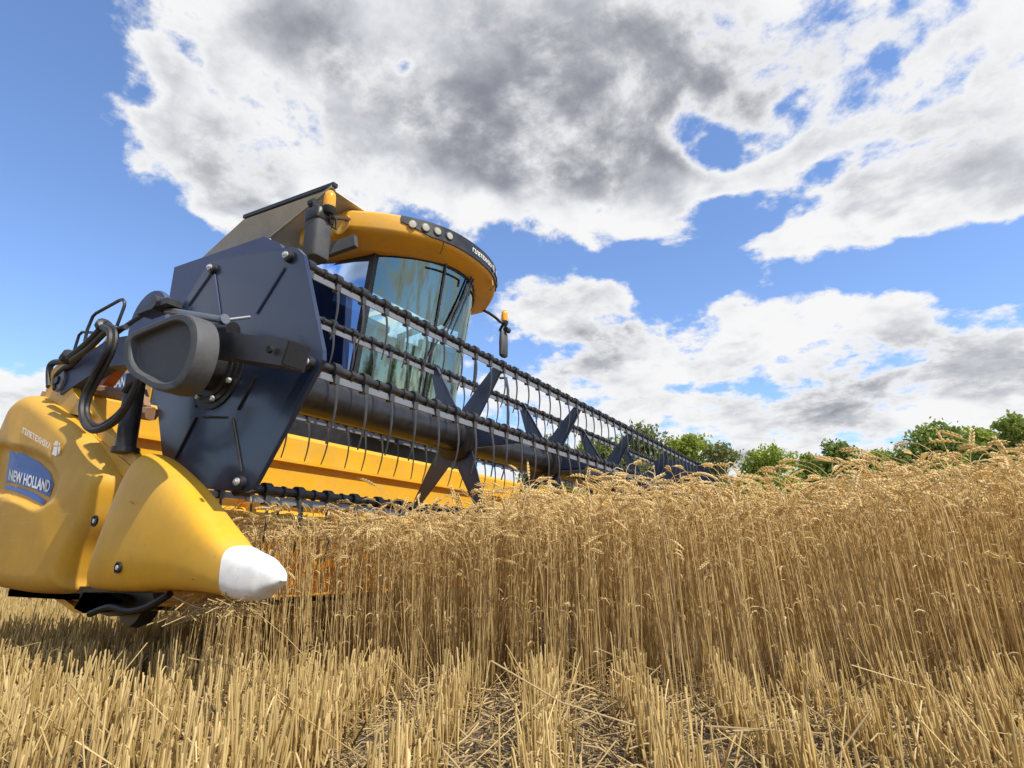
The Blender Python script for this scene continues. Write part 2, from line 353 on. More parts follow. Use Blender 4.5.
# ------------------------------------------------------------------ wheat
def stalk(detail, rng):
    vs, fs, ts = [], [], []
    def tri(v, f, t):
        n = len(vs); vs.extend(v); fs.extend([(a+n, b+n, c+n) for a, b, c in f]); ts.extend([t]*len(v))
    L = rng.uniform(.90, 1.06); th = rng.uniform(-.05, .07)
    up = rng.rand() < .02
    if up: L *= .88
    bend = rng.uniform(.1, .7) if up else rng.uniform(1.3, 2.9)
    nst = 11 if detail else 7; pts = [np.array([0., 0., 0.])]; ths = [th]
    ss = np.concatenate([np.linspace(0, .72, nst//2)[1:], np.linspace(.72, 1, nst-nst//2+1)[1:]])
    s0 = 0; yb = rng.uniform(-.03, .03)
    for s in ss:
        t = th + bend*max(0, (s-.70)/.30)**1.7*.8 + .05*math.sin(s*5)
        pts.append(pts[-1] + (s-s0)*L*np.array([math.sin(t), yb*s, math.cos(t)])); ths.append(t); s0 = s
    P = np.array(pts); n = 3; r = .0021 if detail else .0026
    for i in range(len(P)):
        rr = r*(1 if i < len(P)-4 else .7); t = ths[i]
        u = np.array([math.cos(t), 0, -math.sin(t)]); w = np.array([0, 1., 0])
        for k in range(n):
            a = 2*PI*k/n; vs.append(P[i]+rr*(u*math.cos(a)+w*math.sin(a))); ts.append(.0 + .25*min(1, i/len(P)*1.3)-.05)
    for i in range(len(P)-1):
        for k in range(n):
            a, b, c, d = i*n+k, i*n+(k+1) % n, (i+1)*n+(k+1) % n, (i+1)*n+k; fs.extend([(a, b, c), (a, c, d)])
    # ear
    EL = rng.uniform(.075, .105); t = ths[-1]; p = P[-1].copy(); k2 = rng.uniform(.1, .6)*(0 if up else 1); tw = rng.rand()*PI
    octf = [(0, 2, 4), (2, 1, 4), (1, 3, 4), (3, 0, 4), (2, 0, 5), (1, 2, 5), (3, 1, 5), (0, 3, 5)]
    ns = 11 if detail else 3
    for i in range(ns):
        t2 = t + k2*i/ns; d = np.array([math.sin(t2), 0, math.cos(t2)]); u = np.array([math.cos(t2), 0, -math.sin(t2)]); w = np.array([0, 1., 0])
        side = math.cos(tw)*u + math.sin(tw)*w; oth = -math.sin(tw)*u+math.cos(tw)*w; p = p + d*EL/ns
        taper = math.sin(PI*min(1, (i+1.6)/(ns+1.6)))**.5
        if detail:
            sg = 1 if i % 2 else -1
            dd = (d + side*sg*.42); dd /= np.linalg.norm(dd); c = p + side*sg*.0056*taper
            q = side*sg - dd*np.dot(side*sg, dd); q /= np.linalg.norm(q)
            h, a_, b_ = .0105*(.8+.3*taper), .0052*taper, .0066*taper
            v = [c-dd*h, c+dd*h*1.25, c+oth*b_, c-oth*b_, c+q*a_, c-q*a_]
            tri([v[0], v[1], v[2], v[3], v[4], v[5]], octf, .26+.12*(i % 2)+rng.uniform(-.05, .08))
            if rng.rand() < .5:
                e = v[1]; e2 = e + (d*.9+side*sg*.35)*rng.uniform(.01, .022); tri([e-oth*.0005, e+oth*.0005, e2], [(0, 1, 2)], .3)
        else:
            c = p - d*EL/ns/2; h = EL/ns*.62; a_ = .0095*taper
            tri([c-d*h, c+d*h, c+oth*a_, c-oth*a_, c+side*a_, c-side*a_], octf, .26+.1*(i % 2))
    # dry leaves
    for q in range(rng.randint(1, 4) if detail else rng.randint(0, 2)):
        s = rng.uniform(.15, .8); j = min(len(P)-2, int(s*len(P))); b = P[j]; a = rng.rand()*2*PI; o = np.array([math.cos(a), math.sin(a), 0]); sd = np.array([-o[1], o[0], 0])
        ll = rng.uniform(.06, .16); c = b.copy(); ta = rng.uniform(.1, .6); vv = []; m_ = 5; curl = rng.uniform(.5, 1.0)
        for i in range(m_+1):
            wd = .0036*(1-(i/m_)**2)+.0003; tw2 = i*rng.uniform(.1, .6); s2 = sd*math.cos(tw2)+np.array([0, 0, 1])*math.sin(tw2)
            vv += [c-s2*wd, c+s2*wd]; c = c + ll/m_*(o*math.sin(ta)+np.array([0, 0, math.cos(ta)])); ta += curl
        tri(vv, [f for i in range(m_) for f in ((2*i, 2*i+1, 2*i+3), (2*i, 2*i+3, 2*i+2))], rng.uniform(-.1, .25))
    return np.array(vs), np.array(fs), np.array(ts)
EDGE = [(-9, -1.5), (-2.0, 1.26), (-1.85, 1.5), (-1.6, 1.72), (-1.2, 1.86), (-.82, 1.97), (-.2, 2.22), (.36, 2.50), (1.5, 3.05), (12, 8)]
HT = [(-2.2, .55), (-1.8, .61), (-1.4, .675), (-.9, .70), (-.3, .735), (.36, .785), (1.2, .81), (6, .81)]
def edge_y(x): return np.interp(x, [e[0] for e in EDGE], [e[1] for e in EDGE])
def wheat():
    det = [stalk(True, RS) for _ in range(44)]; sim = [stalk(False, RS) for _ in range(20)]
    def band(d0, d1, dens, x0, x1, temps, rows=True):
        N = int((x1-x0)*(d1-d0)*dens); x = RS.uniform(x0, x1, N); y = edge_y(x) + RS.uniform(d0, d1, N)
        if rows:
            p = x*.89+y*.46; pr = np.round(p/.13)*.13; dp = (pr-p)*RS.uniform(.0, .6, N); x = x+dp*.89; y = y+dp*.46
        x = x + RS.normal(0, .006, N)
        ok = (x > -2.12-.0*y) & (y > edge_y(x)+RS.uniform(-.02, .04, N)); x, y = x[ok], y[ok]; N = len(x)
        h = np.interp(x, [e[0] for e in HT], [e[1] for e in HT])
        px = np.sin(x*4.1+y*2.3)*.02+np.sin(x*9+1-y*5)*.015
        depthf = np.clip((y-edge_y(x)), 0, 8)
        s = (h + px + np.clip(RS.normal(0, .034, N), -.09, .045))/.93
        tall = RS.rand(N) < .012; s = s + tall*RS.uniform(.01, .045, N)
        s = s*np.where(RS.rand(N) < .32, RS.uniform(.72, .97, N), 1)
        ang = np.where(RS.rand(N) < .55, RS.normal(2.6, .9, N), RS.uniform(0, 2*PI, N))
        lx = RS.normal(-.02, .035, N)-.05*np.sin(x*3+y)-.06*np.clip(x, 0, 1); ly = RS.normal(0, .035, N)+.03*np.sin(y*4+x*2)
        fallen = RS.rand(N) < .03; lx = lx + fallen*RS.uniform(-.5, .3, N)
        return inst(temps, RS.randint(0, len(temps), N), np.stack([x, y, np.zeros(N)], 1), ang, s, RS.beta(2.2, 2.2, N)*.75+.02, lx, ly)
    parts = [band(0, 1.3, 900, -2.3, -1.0, det), band(0, .9, 820, -2.3, 2.2, det), band(.9, 2.6, 330, -2.3, 3, det), band(2.6, 9, 110, -2.3, 5.5, sim), band(0, 2.6, 300, 2.2, 6, sim), band(9, 30, 14, -2.3, 14, sim, False)]
    V, F, T = [], [], []; o = 0
    for v, f, t in parts: V.append(v); F.append(f+o); T.append(t); o += len(v)
    np_mesh('standing_wheat', np.concatenate(V), np.concatenate(F), np.concatenate(T), M['wheat'], 'ripe golden wheat still standing with drooping ears', 'wheat')
wheat()

def stubble():
    temps = []
    for k in range(20):
        n = 5; vs = []; ts = []; L = 1.; r = RS.uniform(.0016, .0026); b = RS.uniform(-.05, .05); cutr = RS.uniform(0, 1); hs = (0, .5, 1)
        for j, h in enumerate(hs):
            for i in range(n):
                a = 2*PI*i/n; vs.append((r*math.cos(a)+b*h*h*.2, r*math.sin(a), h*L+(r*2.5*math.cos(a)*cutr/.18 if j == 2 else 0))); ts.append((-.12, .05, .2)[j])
        fs = quads([(j*n+i, j*n+(i+1) % n, (j+1)*n+(i+1) % n, (j+1)*n+i) for j in range(2) for i in range(n)])
        if k % 3 == 0:  # ragged sheath peeling away
            a = RS.rand()*6.28; o = np.array([math.cos(a), math.sin(a), 0]); sd = np.array([-o[1], o[0], 0]); c = np.array([0, 0, RS.uniform(.3, .8)]); m0 = len(vs)
            for j in range(4):
                w = .003*(1-j/3.5); vs += [tuple(c-sd*w), tuple(c+sd*w)]; ts += [.25, .25]; c = c + o*.012*j + np.array([0, 0, .14-.09*j])
            for j in range(3): fs += [(m0+2*j, m0+2*j+1, m0+2*j+3), (m0+2*j, m0+2*j+3, m0+2*j+2)]
        temps.append((np.array(vs), np.array(fs), np.array(ts)))
    X, Y, HH = [], [], []
    rows = list(np.arange(-.56, 4.5, .262)) + list(np.arange(-14, -.62, .125))
    for p in rows:
        wide = p > -.6
        q0, q1 = (-1.5, 8)
        N = int((q1-q0)*(390 if wide else 260)); q = RS.uniform(q0, q1, N)
        cl = (np.sin(q*17+p*31)+np.sin(q*41+p*7))*.25+.62
        keep = RS.rand(N) < np.clip(cl, .2, 1); q = q[keep]; N = len(q)
        pp = p + RS.normal(0, .028 if wide else .032, N) + .012*np.sin(q*2.+p)
        x = .89*pp-.46*q; y = .46*pp+.89*q
        X.append(x); Y.append(y)
    x = np.concatenate(X); y = np.concatenate(Y)
    d = np.hypot(x, y)
    ok = ((y < edge_y(x)) | (x < -2.15)) & (d > .35) & (y > -1.2) & (x > -16) & (x < 3) & (y < 7)
    thin = np.where((d > 4.0), .45, 1.) * np.where(y < .6, .5, 1.)
    ok &= RS.rand(len(x)) < thin; x, y = x[ok], y[ok]; N = len(x)
    h = RS.normal(.142, .032, N)*(1+.12*np.sin(x*3)*np.sin(y*2.2)); h = np.where(RS.rand(N) < .14, h*RS.uniform(.3, .8, N), h); h = np.clip(h, .03, .25)
    h += np.where(x > .1, .03, 0)
    lx, ly = RS.normal(0, .085, N)-.05*(x > -.3), RS.normal(0, .085, N); fl = RS.rand(N) < .07; lx += fl*RS.normal(0, .7, N); ly += fl*RS.normal(0, .7, N)
    return x, y, h, lx, ly, temps
def build_stubble():
    x, y, h, lx, ly, temps = stubble(); N = len(x)
    idx = RS.randint(0, len(temps), N); ang = RS.uniform(0, 2*PI, N); tone = RS.beta(1.2, 1.3, N)*.85-.05
    Vs, Fs, Ts = [], [], []; off = 0
    for k, (tv, tf, tt) in enumerate(temps):
        s = np.nonzero(idx == k)[0]; c, n_ = np.cos(ang[s])[:, None], np.sin(ang[s])[:, None]
        z = tv[None, :, 2]*h[s][:, None]
        X = tv[None, :, 0]*c-tv[None, :, 1]*n_+x[s][:, None]+z*lx[s][:, None]; Y = tv[None, :, 0]*n_+tv[None, :, 1]*c+y[s][:, None]+z*ly[s][:, None]
        Vs.append(np.stack([X, Y, z-.01], -1).reshape(-1, 3)); Fs.append((tf[None]+(np.arange(len(s))*len(tv))[:, None, None]).reshape(-1, 3)+off)
        Ts.append((tt[None]+tone[s][:, None]).ravel()); off += len(s)*len(tv)
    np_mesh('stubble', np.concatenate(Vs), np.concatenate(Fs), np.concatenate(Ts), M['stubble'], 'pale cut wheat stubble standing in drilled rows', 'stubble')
build_stubble()

def litter():
    N = 21000; V, F, T = [], [], []
    x = RS.uniform(-6, 2.5, N); y = RS.uniform(-.5, 5.5, N)
    near = RS.rand(N) < .55; x = np.where(near, RS.uniform(-2.8, 1.2, N), x); y = np.where(near, RS.uniform(.9, 2.7, N), y)
    a = RS.uniform(0, 2*PI, N); L = RS.gamma(3, .016, N)+.015; w = RS.uniform(.0012, .0032, N); z = RS.exponential(.012, N)+.002; tl = RS.normal(0, .22, N)
    lng = RS.rand(N) < .012; L = np.where(lng, RS.uniform(.15, .38, N), L); z = np.where(lng, RS.uniform(.02, .11, N), z)
    bendz = RS.normal(0, .12, N)*L*np.where(lng, .25, 1)
    d = np.stack([np.cos(a)*np.cos(tl), np.sin(a)*np.cos(tl), np.sin(tl)], 1); s = np.stack([-np.sin(a), np.cos(a), np.zeros(N)], 1); u = np.cross(d, s)
    c = np.stack([x, y, z+np.abs(np.sin(tl))*L/2], 1); vs = []
    for t in (-.5, 0, .5):
        cc = c+d*(t*L)[:, None]+np.array([0, 0, 1])*(bendz*(1-abs(2*t)))[:, None]
        vs += [cc-s*w[:, None], cc+s*w[:, None], cc+u*(w*1.1)[:, None]]
    V = np.stack(vs, 1).reshape(-1, 3)
    f = np.array(quads([(0, 1, 4, 3), (1, 2, 5, 4), (2, 0, 3, 5), (3, 4, 7, 6), (4, 5, 8, 7), (5, 3, 6, 8)]))
    F = (f[None]+(np.arange(N)*9)[:, None, None]).reshape(-1, 3); T = np.repeat(RS.beta(1.6, 1.6, N), 9)
    np_mesh('straw_litter', V, F, T, M['litter'], 'loose broken straw and chaff scattered over the soil', 'straw')
litter()

# ------------------------------------------------------------------ trees
def crown_mesh(name, lobes, n, leaf, m, seed):
    r = np.random.RandomState(seed); cs = []; tn = []
    per = [l[3]*l[3]*(l[4] if len(l) > 4 else 1) for l in lobes]; tot = sum(per)
    for l, w in zip(lobes, per):
        k = int(n*w/tot); u = r.normal(size=(k, 3)); u /= np.linalg.norm(u, axis=1)[:, None]
        rad = l[3]*r.uniform(.25, 1.0, k)**.45
        # clusters: pull leaves to sub-clump centres
        nc = max(6, int(10*l[3])); cc = r.normal(size=(nc, 3)); cc /= np.linalg.norm(cc, axis=1)[:, None]; cc *= (l[3]*r.uniform(.5, 1.08, nc))[:, None]
        own = cc[r.randint(0, nc, k)]+r.normal(size=(k, 3))*l[3]*.20
        p = np.where((r.rand(k) < .72)[:, None], own, u*rad[:, None])
        cs.append(p*np.array([1, 1, .82])+np.array(l[:3])); tn.append(r.beta(2, 2, k)*.8+.1+r.uniform(-.1, .1))
    C_ = np.concatenate(cs); t = np.concatenate(tn); N = len(C_)
    a = r.normal(size=(N, 3)); a /= np.linalg.norm(a, axis=1)[:, None]; b = np.cross(a, r.normal(size=(N, 3))); b /= np.linalg.norm(b, axis=1)[:, None]
    s = (leaf*r.uniform(.55, 1.3, N))[:, None]
    V = np.stack([C_-a*s, C_+b*s*.55, C_+a*s, C_-b*s*.55], 1).reshape(-1, 3)
    f = np.array([(0, 1, 2), (0, 2, 3)]); F = (f[None]+(np.arange(N)*4)[:, None, None]).reshape(-1, 3)
    return np_mesh(name, V, F, np.repeat(t, 4), m, None, None)
def make_tree(x, y, H, W, kind, m, seed, label, cat='tree', name='broadleaf_tree', sparse=1., group='trees along the far edge of the field'):
    r = random.Random(seed); root = empty(name, (x, y, 0)); tag(root, label, cat, group)
    lobes = []; trunk = MB(); nl = 11
    top = Vector((r.uniform(-.3, .3), r.uniform(-.3, .3), H*.86))
    trunk.tube(catmull([(0, 0, -.2), (.1, .05, H*.3), tuple(top*.65), tuple(top)], 4), [H*.022*(1-.8*i/12) for i in range(13)], 7)
    for i in range(nl):
        a = i*2.4+r.uniform(-.4, .4); zf = .26+.62*((i*7 % nl)/nl); rad = W/2*(1-.55*max(0, (zf-.45))/.5)*r.uniform(.45, .85)
        c = Vector((math.cos(a)*rad, math.sin(a)*rad, H*zf)); R0 = W*.5*r.uniform(.34, .55)
        lobes.append((c.x, c.y, c.z, R0))
        st = Vector((0, 0, H*zf*.55)); trunk.tube(catmull([st, st.lerp(c, .5)+Vector((0, 0, -.1*H*.1)), c], 3), [H*.010*(1-.8*k/6) for k in range(7)], 5)
        for q in range(3):
            e = c+Vector((r.uniform(-1, 1), r.uniform(-1, 1), r.uniform(-.3, 1)))*R0*.9; trunk.tube([c, e], [H*.003, H*.001], 4)
    lobes.append((top.x, top.y, top.z, W*.2)); lobes.append((0, 0, H*.55, W*.33))
    t = trunk.build('trunk', M['bark']); t.parent = root
    c = crown_mesh('crown', lobes, int(13000*sparse), .0165*H, m, seed); c.parent = root
    return root
def place_tree(px, ytop, wpx, D, m, seed, label, **k):
    d = ((px-512)/FPX*Rv+Fv*1.0); az = math.atan2(d.x, d.y); 
    b = at(px, ytop-9, 1, 1.)  # direction
    v = Vector((b.x, b.y, b.z-CAMH)); s = D/math.hypot(v.x, v.y); top = v*s
    q = Vector((top.x, top.y, 0)); depth = q.dot(Fv)+top.z*Fv.z
    make_tree(top.x, top.y, (top.z+CAMH)*1.0, wpx*1.15/FPX*depth, 0, m, seed, label, **k)
LG, LD, LO = M['leafgreen'], M['leafdark'], M['leafolive']
for a in [
    (548, 442, 60, 62, LO, 11, 'low olive green tree seen between the reel bars, leftmost of the tree line'),
    (592, 438, 62, 58, LG, 12, 'bright green tree showing through the middle of the reel'),
    (640, 430, 88, 60, LO, 13, 'tall olive green tree rising above the far half of the reel'),
    (684, 438, 62, 57, LG, 14, 'light green tree just above the far end of the reel'),
    (712, 443, 46, 52, LO, 15, 'thin open crowned tree standing just right of the reel end', .45),
    (766, 454, 66, 66, LG, 16, 'yellow green round tree standing alone right of the gap in the tree line'),
    (806, 462, 44, 72, LG, 17, 'small light green tree beside the yellow green round tree'),
    (838, 450, 62, 68, LD, 18, 'dark green tree in the middle of the trees on the right'),
    (872, 458, 50, 70, LG, 19, 'short mid green tree behind the wheat ears between two darker trees'),
    (926, 432, 82, 64, LD, 20, 'broad dark green tree with an arched crown above the wheat'),
    (972, 434, 66, 70, LG, 21, 'narrow green tree next to the broad arched tree'),
    (1003, 424, 66, 62, LD, 22, 'tall dark tree at the right edge above the highest wheat'),
    (1058, 432, 80, 64, LG, 23, 'green tree beyond the right edge of the wheat field')]:
    if a[0] > 730: a = (a[0], a[1]-6) + a[2:]
    place_tree(*a[:7], **({'sparse': a[7]} if len(a) > 7 else {}))

def hedge():
    lob = []; r = random.Random(5)
    for i in range(110):
        px = r.choice((r.uniform(560, 700), r.uniform(750, 1150), r.uniform(750, 1150))); d = ((px-512)/FPX*Rv+Fv); d = Vector((d.x, d.y, 0)).normalized()*r.uniform(78, 92); lob.append((d.x, d.y, r.uniform(1.5, 5.5)+(px > 880)*3.5, r.uniform(3, 5)))
    o = crown_mesh('far_thicket', lob, 70000, .24, LO, 9); tag(o, 'low dense thicket filling the gaps beneath the far trees', 'thicket', kind='stuff')
hedge()
for i, (az, D, H) in enumerate([(-100, 38, 8), (-116, 34, 9), (-131, 30, 10), (-146, 30, 11), (-161, 28, 9), (-176, 33, 11), (169, 30, 9), (150, 36, 10), (128, 38, 9), (105, 45, 9), (82, 52, 10), (64, 60, 10)]):
    D *= 1.25; H *= .82
    make_tree(D*math.sin(R(az)), D*math.cos(R(az)), H, 9.5, 0, (LD, LO, LG)[i % 3], 40+i, 'leafy windbreak tree behind the viewer, seen only as a dim reflection', group='windbreak trees behind the viewer')

# ================================================================== COMBINE HARVESTER
ROOT = empty('combine_harvester', (-4.9, 4.35, 0))
tag(ROOT, 'yellow combine harvester with wide black reel and curved glass cab', 'combine harvester')
def poly_d(P, x, z):                                          # signed-free distance inside a polygon to its edge
    best = 9
    n = len(P)
    for i in range(n):
        ax, az = P[i]; bx, bz = P[(i+1) % n]; dx, dz = bx-ax, bz-az; L = dx*dx+dz*dz
        t = max(0, min(1, ((x-ax)*dx+(z-az)*dz)/L)) if L > 0 else 0
        best = min(best, math.hypot(x-ax-dx*t, z-az-dz*t))
    return best
def inside(P, x, z):
    c = False; n = len(P)
    for i in range(n):
        (x1, z1), (x2, z2) = P[i], P[(i+1) % n]
        if (z1 > z) != (z2 > z) and x < (x2-x1)*(z-z1)/(z2-z1)+x1: c = not c
    return c
def outline(px, Y, n=6, smooth=True):
    w = [at(q[0], q[1], 1, q[2] if len(q) > 2 else Y) for q in px]; w = [(p.x, p.z) for p in w]
    return [(p[0], p[1]) for p in (ccat([(a, b, 0) for a, b in w], n) if smooth else w)]
def sag(P, x, z, w, depth):
    d = poly_d(P, x, z); k = 1-min(d/w, 1); return depth*math.sqrt(max(0, 1-k*k))
def puffy(mb, P, f, back, mi=0, scales=(1, .992, .98, .965, .945, .92, .89, .85, .8, .74, .66, .56, .44, .3, .15, .03), c=None):
    c = c or (sum(p[0] for p in P)/len(P), sum(p[1] for p in P)/len(P)); rings = []
    rings.append([(c[0]+(p[0]-c[0])*.93, back, c[1]+(p[1]-c[1])*.93) for p in P])
    for s in scales:
        rings.append([(q[0], f(*q), q[1]) for q in [(c[0]+(p[0]-c[0])*s, c[1]+(p[1]-c[1])*s) for p in P]])
    return mb.loft(rings, mi=mi)
def patch(mb, P, f, off, mi=0):
    c = (sum(p[0] for p in P)/len(P), sum(p[1] for p in P)/len(P)); n = len(P); vs = []; fs = []
    S = [1, .85, .7, .55, .4, .25, .1]
    for s in S:
        for p in P:
            q = (c[0]+(p[0]-c[0])*s, c[1]+(p[1]-c[1])*s); vs.append((q[0], f(*q)-off, q[1]))
    for r_ in range(len(S)-1): fs += [(r_*n+i, r_*n+(i+1) % n, (r_+1)*n+(i+1) % n, (r_+1)*n+i) for i in range(n)]
    fs.append(tuple(range((len(S)-1)*n, len(S)*n))); return mb.add(vs, fs, mi)
def text_geo(body, spacing=1.):
    cu = bpy.data.curves.new('lettering', 'FONT'); cu.body = body; cu.space_character = spacing; cu.resolution_u = 3; cu.offset = .03
    o = bpy.data.objects.new('lettering', cu); sc.collection.objects.link(o); dg = bpy.context.evaluated_depsgraph_get()
    me = o.evaluated_get(dg).to_mesh(); V = [tuple(v.co) for v in me.vertices]; F = [tuple(p.vertices) for p in me.polygons]
    bpy.data.objects.remove(o); bpy.data.curves.remove(cu)
    xs = [v[0] for v in V]; ys = [v[1] for v in V]; x0, x1, y0, y1 = min(xs), max(xs), min(ys), max(ys)
    return [((v[0]-x0)/(x1-x0), (v[1]-y0)/(y1-y0)) for v in V], F

# ---------------- end cover with decals
CP = outline([(38, 396.5), (49, 396.5), (69, 410), (98, 436.5), (120, 466), (124.5, 481), (117, 506), (109, 526), (96, 550), (85, 578), (80, 593), (60, 595), (36, 593.5), (15, 590), (-12, 583), (-45, 570), (-62, 545), (-50, 510), (-15, 488), (4, 487), (9, 465), (13, 440), (20, 422), (27, 407)], 1.19, 5)
PK = outline([(-8, 445), (12, 445), (30, 449), (45, 457), (55, 470), (57, 483), (51, 500), (36, 511), (20, 505), (2, 498), (-14, 494)], 1.09, 4)
def fcov(x, z):
    y = 1.20 - sag(CP, x, z, .07, .09) - .03*min(1, poly_d(CP, x, z)/.4)
    if inside(PK, x, z):
        k = min(1, poly_d(PK, x, z)/.025); y += .024*k*k*(3-2*k)
    return y
def on_cov(px, py, off=.003):
    Y = 1.09
    for _ in range(5): p = at(px, py, 1, Y); Y = fcov(p.x, p.z)
    p = at(px, py, 1, Y-off); return p
mb = MB(); puffy(mb, CP, fcov, 1.24, scales=tuple(1-.03*i for i in range(0, 33)) + (.012,))
cover = mb.build('end_cover', M['yellowdusty'], ROOT, 50)
def decal(name, px, m, parent, off=.003, n=3):
    P = [on_cov(a, b, 0) for a, b in px]; P = [(p[0], p[1]) for p in ccat([(p.x, p.z, 0) for p in P], n)]
    mb = MB(); patch(mb, P, fcov, off); return mb.build(name, m, parent, 0)
decal('decal', [(11, 451), (24, 453.5), (40, 462), (51, 473), (54.5, 484), (50, 497.3), (35, 489.3), (20, 484.3), (6.5, 482)], M['blue'], cover, n=1)
decal('decal', [(5.8, 485), (20, 487.2), (35, 492.8), (46.8, 500.5), (43.5, 505), (28, 496), (14, 490.8), (5, 488.5)], M['blue'], cover, n=1)
def lettering(body, q, parent, name='lettering', off=.006):
    uv, F = text_geo(body); tl, tr, br, bl = q; vs = []
    for u, v in uv:
        a = [(tl[i]*v+bl[i]*(1-v))*(1-u)+(tr[i]*v+br[i]*(1-v))*u for i in (0, 1)]; vs.append(on_cov(a[0], a[1], off))
    mb = MB(); mb.add(vs, F); return mb.build(name, M['lettering'], parent, 0)
lettering('NEW HOLLAND', ((9.5, 469), (51, 480.5), (48.6, 493), (8.5, 480)), cover)
lettering('\u0413\u0406\u041b\u0415\u0422\u0415\u0425\u041d\u0406\u041a\u0410', ((23, 427), (51.5, 443.5), (50.5, 449.8), (22.5, 433)), cover)
mb = MB()
for P in ([(52, 454.5), (54, 446.6), (57.6, 446.8), (56.4, 456)], [(58.2, 447), (60.2, 446), (60, 453.5), (57.6, 455)], [(53, 444.8), (55.5, 441), (57.8, 441), (57.8, 445.6)], [(58.6, 445.4), (58.6, 442), (60.3, 443), (60.3, 445)]):
    mb.add([on_cov(a, b, .006) for a, b in P], [(0, 1, 2, 3)])
mb.build('emblem', M['lettering'], cover, 0)
def recess_bolt(px, py, fn, parent, r=.021):
    Y = 1.03
    for _ in range(4): p = at(px, py, 1, Y); Y = fn(p.x, p.z)
    mb = MB(); mb.lathe([(r, .0), (r, .006), (r*.8, .0065), (r*.78, -.003), (.0, -.003)], (p.x, Y-.001, p.z), (0, -1, 0), 20)
    mb.build('bolt_recess', M['black'], parent); mb = MB(); mb.lathe([(r*.45, 0), (r*.45, .007), (0, .008)], (p.x, Y-.001, p.z), (0, -1, 0), 6); mb.build('bolt_head', M['bolt'], parent)
recess_bolt(95.5, 521, fcov, cover)
# small lamp bracket on the rear of the cover
mb = MB(); p = at(4, 456, 1, 1.18); q = at(14, 454.5, 1, 1.18); p2 = at(4, 464, 1, 1.18)
mb.tube([q, at(8, 453, 1, 1.18), at(2, 454, 1, 1.18)], .004); mb.tube([at(13, 461.5, 1, 1.18), at(2, 461, 1, 1.18)], .003)
mb.lathe([(.012, -.02), (.026, -.012), (.028, .01), (.015, .02)], p, (0, 1, 0), 12); mb.lathe([(.012, -.02), (.019, -.012), (.019, .01)], p2, (0, 1, 0), 12)
mb.build('marker_lamp', M['black'], ROOT)

# ---------------- crop divider with white tip
TP = [(141, 460, 1.10), (146, 456.5, 1.12), (156, 454, 1.15), (171, 460, 1.16), (188, 474, 1.16), (204, 491, 1.16), (225, 519, 1.16), (246, 546, 1.16), (256, 551, 1.16), (267, 558, 1.15), (276, 564, 1.16), (282.5, 569.5, 1.165), (285.5, 574, 1.165)]
BP = [(74, 586, 1.09), (80, 589, 1.09), (92, 591, 1.10), (114, 592, 1.11), (142, 592, 1.12), (168, 590.5, 1.12), (198, 592, 1.12), (232, 597, 1.13), (246, 601, 1.14), (258, 599, 1.14), (270, 594, 1.16), (280, 587, 1.165), (285, 581, 1.165)]
WD = [.062, .085, .10, .105, .105, .10, .095, .082, .072, .060, .048, .034, .016]
def dsec(i, g=1.):
    T, B = at(TP[i][0], TP[i][1], 1, TP[i][2]), at(BP[i][0], BP[i][1], 1, BP[i][2]); w = WD[i]*g; out = []
    T2 = B.lerp(T, .5+.5*g); B2 = T.lerp(B, .5+.5*g); n = 40
    for k in range(n):
        t = 2*PI*k/n; c_, s_ = math.cos(t), math.sin(t); f = .5-.5*math.copysign(abs(c_)**.62, c_); yo = -w*abs(s_)**.55 if s_ > 0 else .42*w*abs(s_)**.55
        p = T2.lerp(B2, f); out.append((p.x, 1.165+yo, p.z))
    return out
def refine(secs, m=4):
    out = []; n = len(secs[0]); cols = [catmull([s_[k] for s_ in secs], m) for k in range(n)]
    return [[tuple(cols[k][i]) for k in range(n)] for i in range(len(cols[0]))]
yel = refine([dsec(i) for i in range(8)]); wht = refine([dsec(i, 1.012) for i in range(7, 13)])
c0 = Vector([sum(v[j] for v in yel[0])/40 for j in range(3)])
pre = [[tuple(c0+(Vector(v)-c0)*q+Vector((dx, 0, 0))) for v in yel[0]] for q, dx in ((.0, .015), (.7, .010), (.93, .0))]
mb = MB(); mb.loft(pre+yel); div = mb.build('crop_divider', M['yellow'], ROOT, 40)
mb = MB(); mb.loft([[tuple(Vector(v)+Vector((-.004, 0, 0))) for v in dsec(7, .98)]]+wht); mb.build('divider_tip', M['white'], div, 40)
def fdiv(x, z): return 1.165-.1
mb = MB()                                                      # lower lip under the divider
P = outline([(160, 587), (229, 592), (240, 597), (200, 602), (165, 606)], 1.2, 1, False); mb.prism(P, 1, 1.17, 1.205); mb.build('divider_lip', M['yellow'], div)
# skid and knife drive under the divider
mb = MB(); P = outline([(80, 608), (90, 592), (118, 594), (130, 600), (108, 612), (98, 609), (90, 613)], 1.14, 1, False); mb.prism(P, 1, 1.12, 1.16)
mb.tube(catmull([at(90, 614, 1, 1.12), at(110, 607, 1, 1.12), at(130, 611, 1, 1.12), at(150, 606, 1, 1.12), at(170, 594, 1, 1.12)], 5), .012, 8)
mb.tube(catmull([at(88, 596, 1, 1.2), at(120, 603, 1, 1.2), at(150, 598, 1, 1.2), at(175, 590, 1, 1.2)], 5), .03, 10)
mb.prism(outline([(98, 592), (176, 592), (170, 601), (150, 610), (118, 616), (100, 610)], 1.2, 1, False), 1, 1.17, 1.23)
mb.obox(at(20, 590, 1, 1.22), at(165, 596, 1, 1.22), .08, .05)
mb.build('skid_shoe', M['black'], ROOT)
recess_bolt(119, 567.5, fdiv, div, .019)
mb = MB()                                                      # lower lip under the divider
P = outline([(160, 587), (229, 592), (240, 597), (200, 602), (165, 606)], 1.2, 1, False); mb.prism(P, 1, 1.17, 1.215); mb.build('divider_lip', M['yellow'], div)
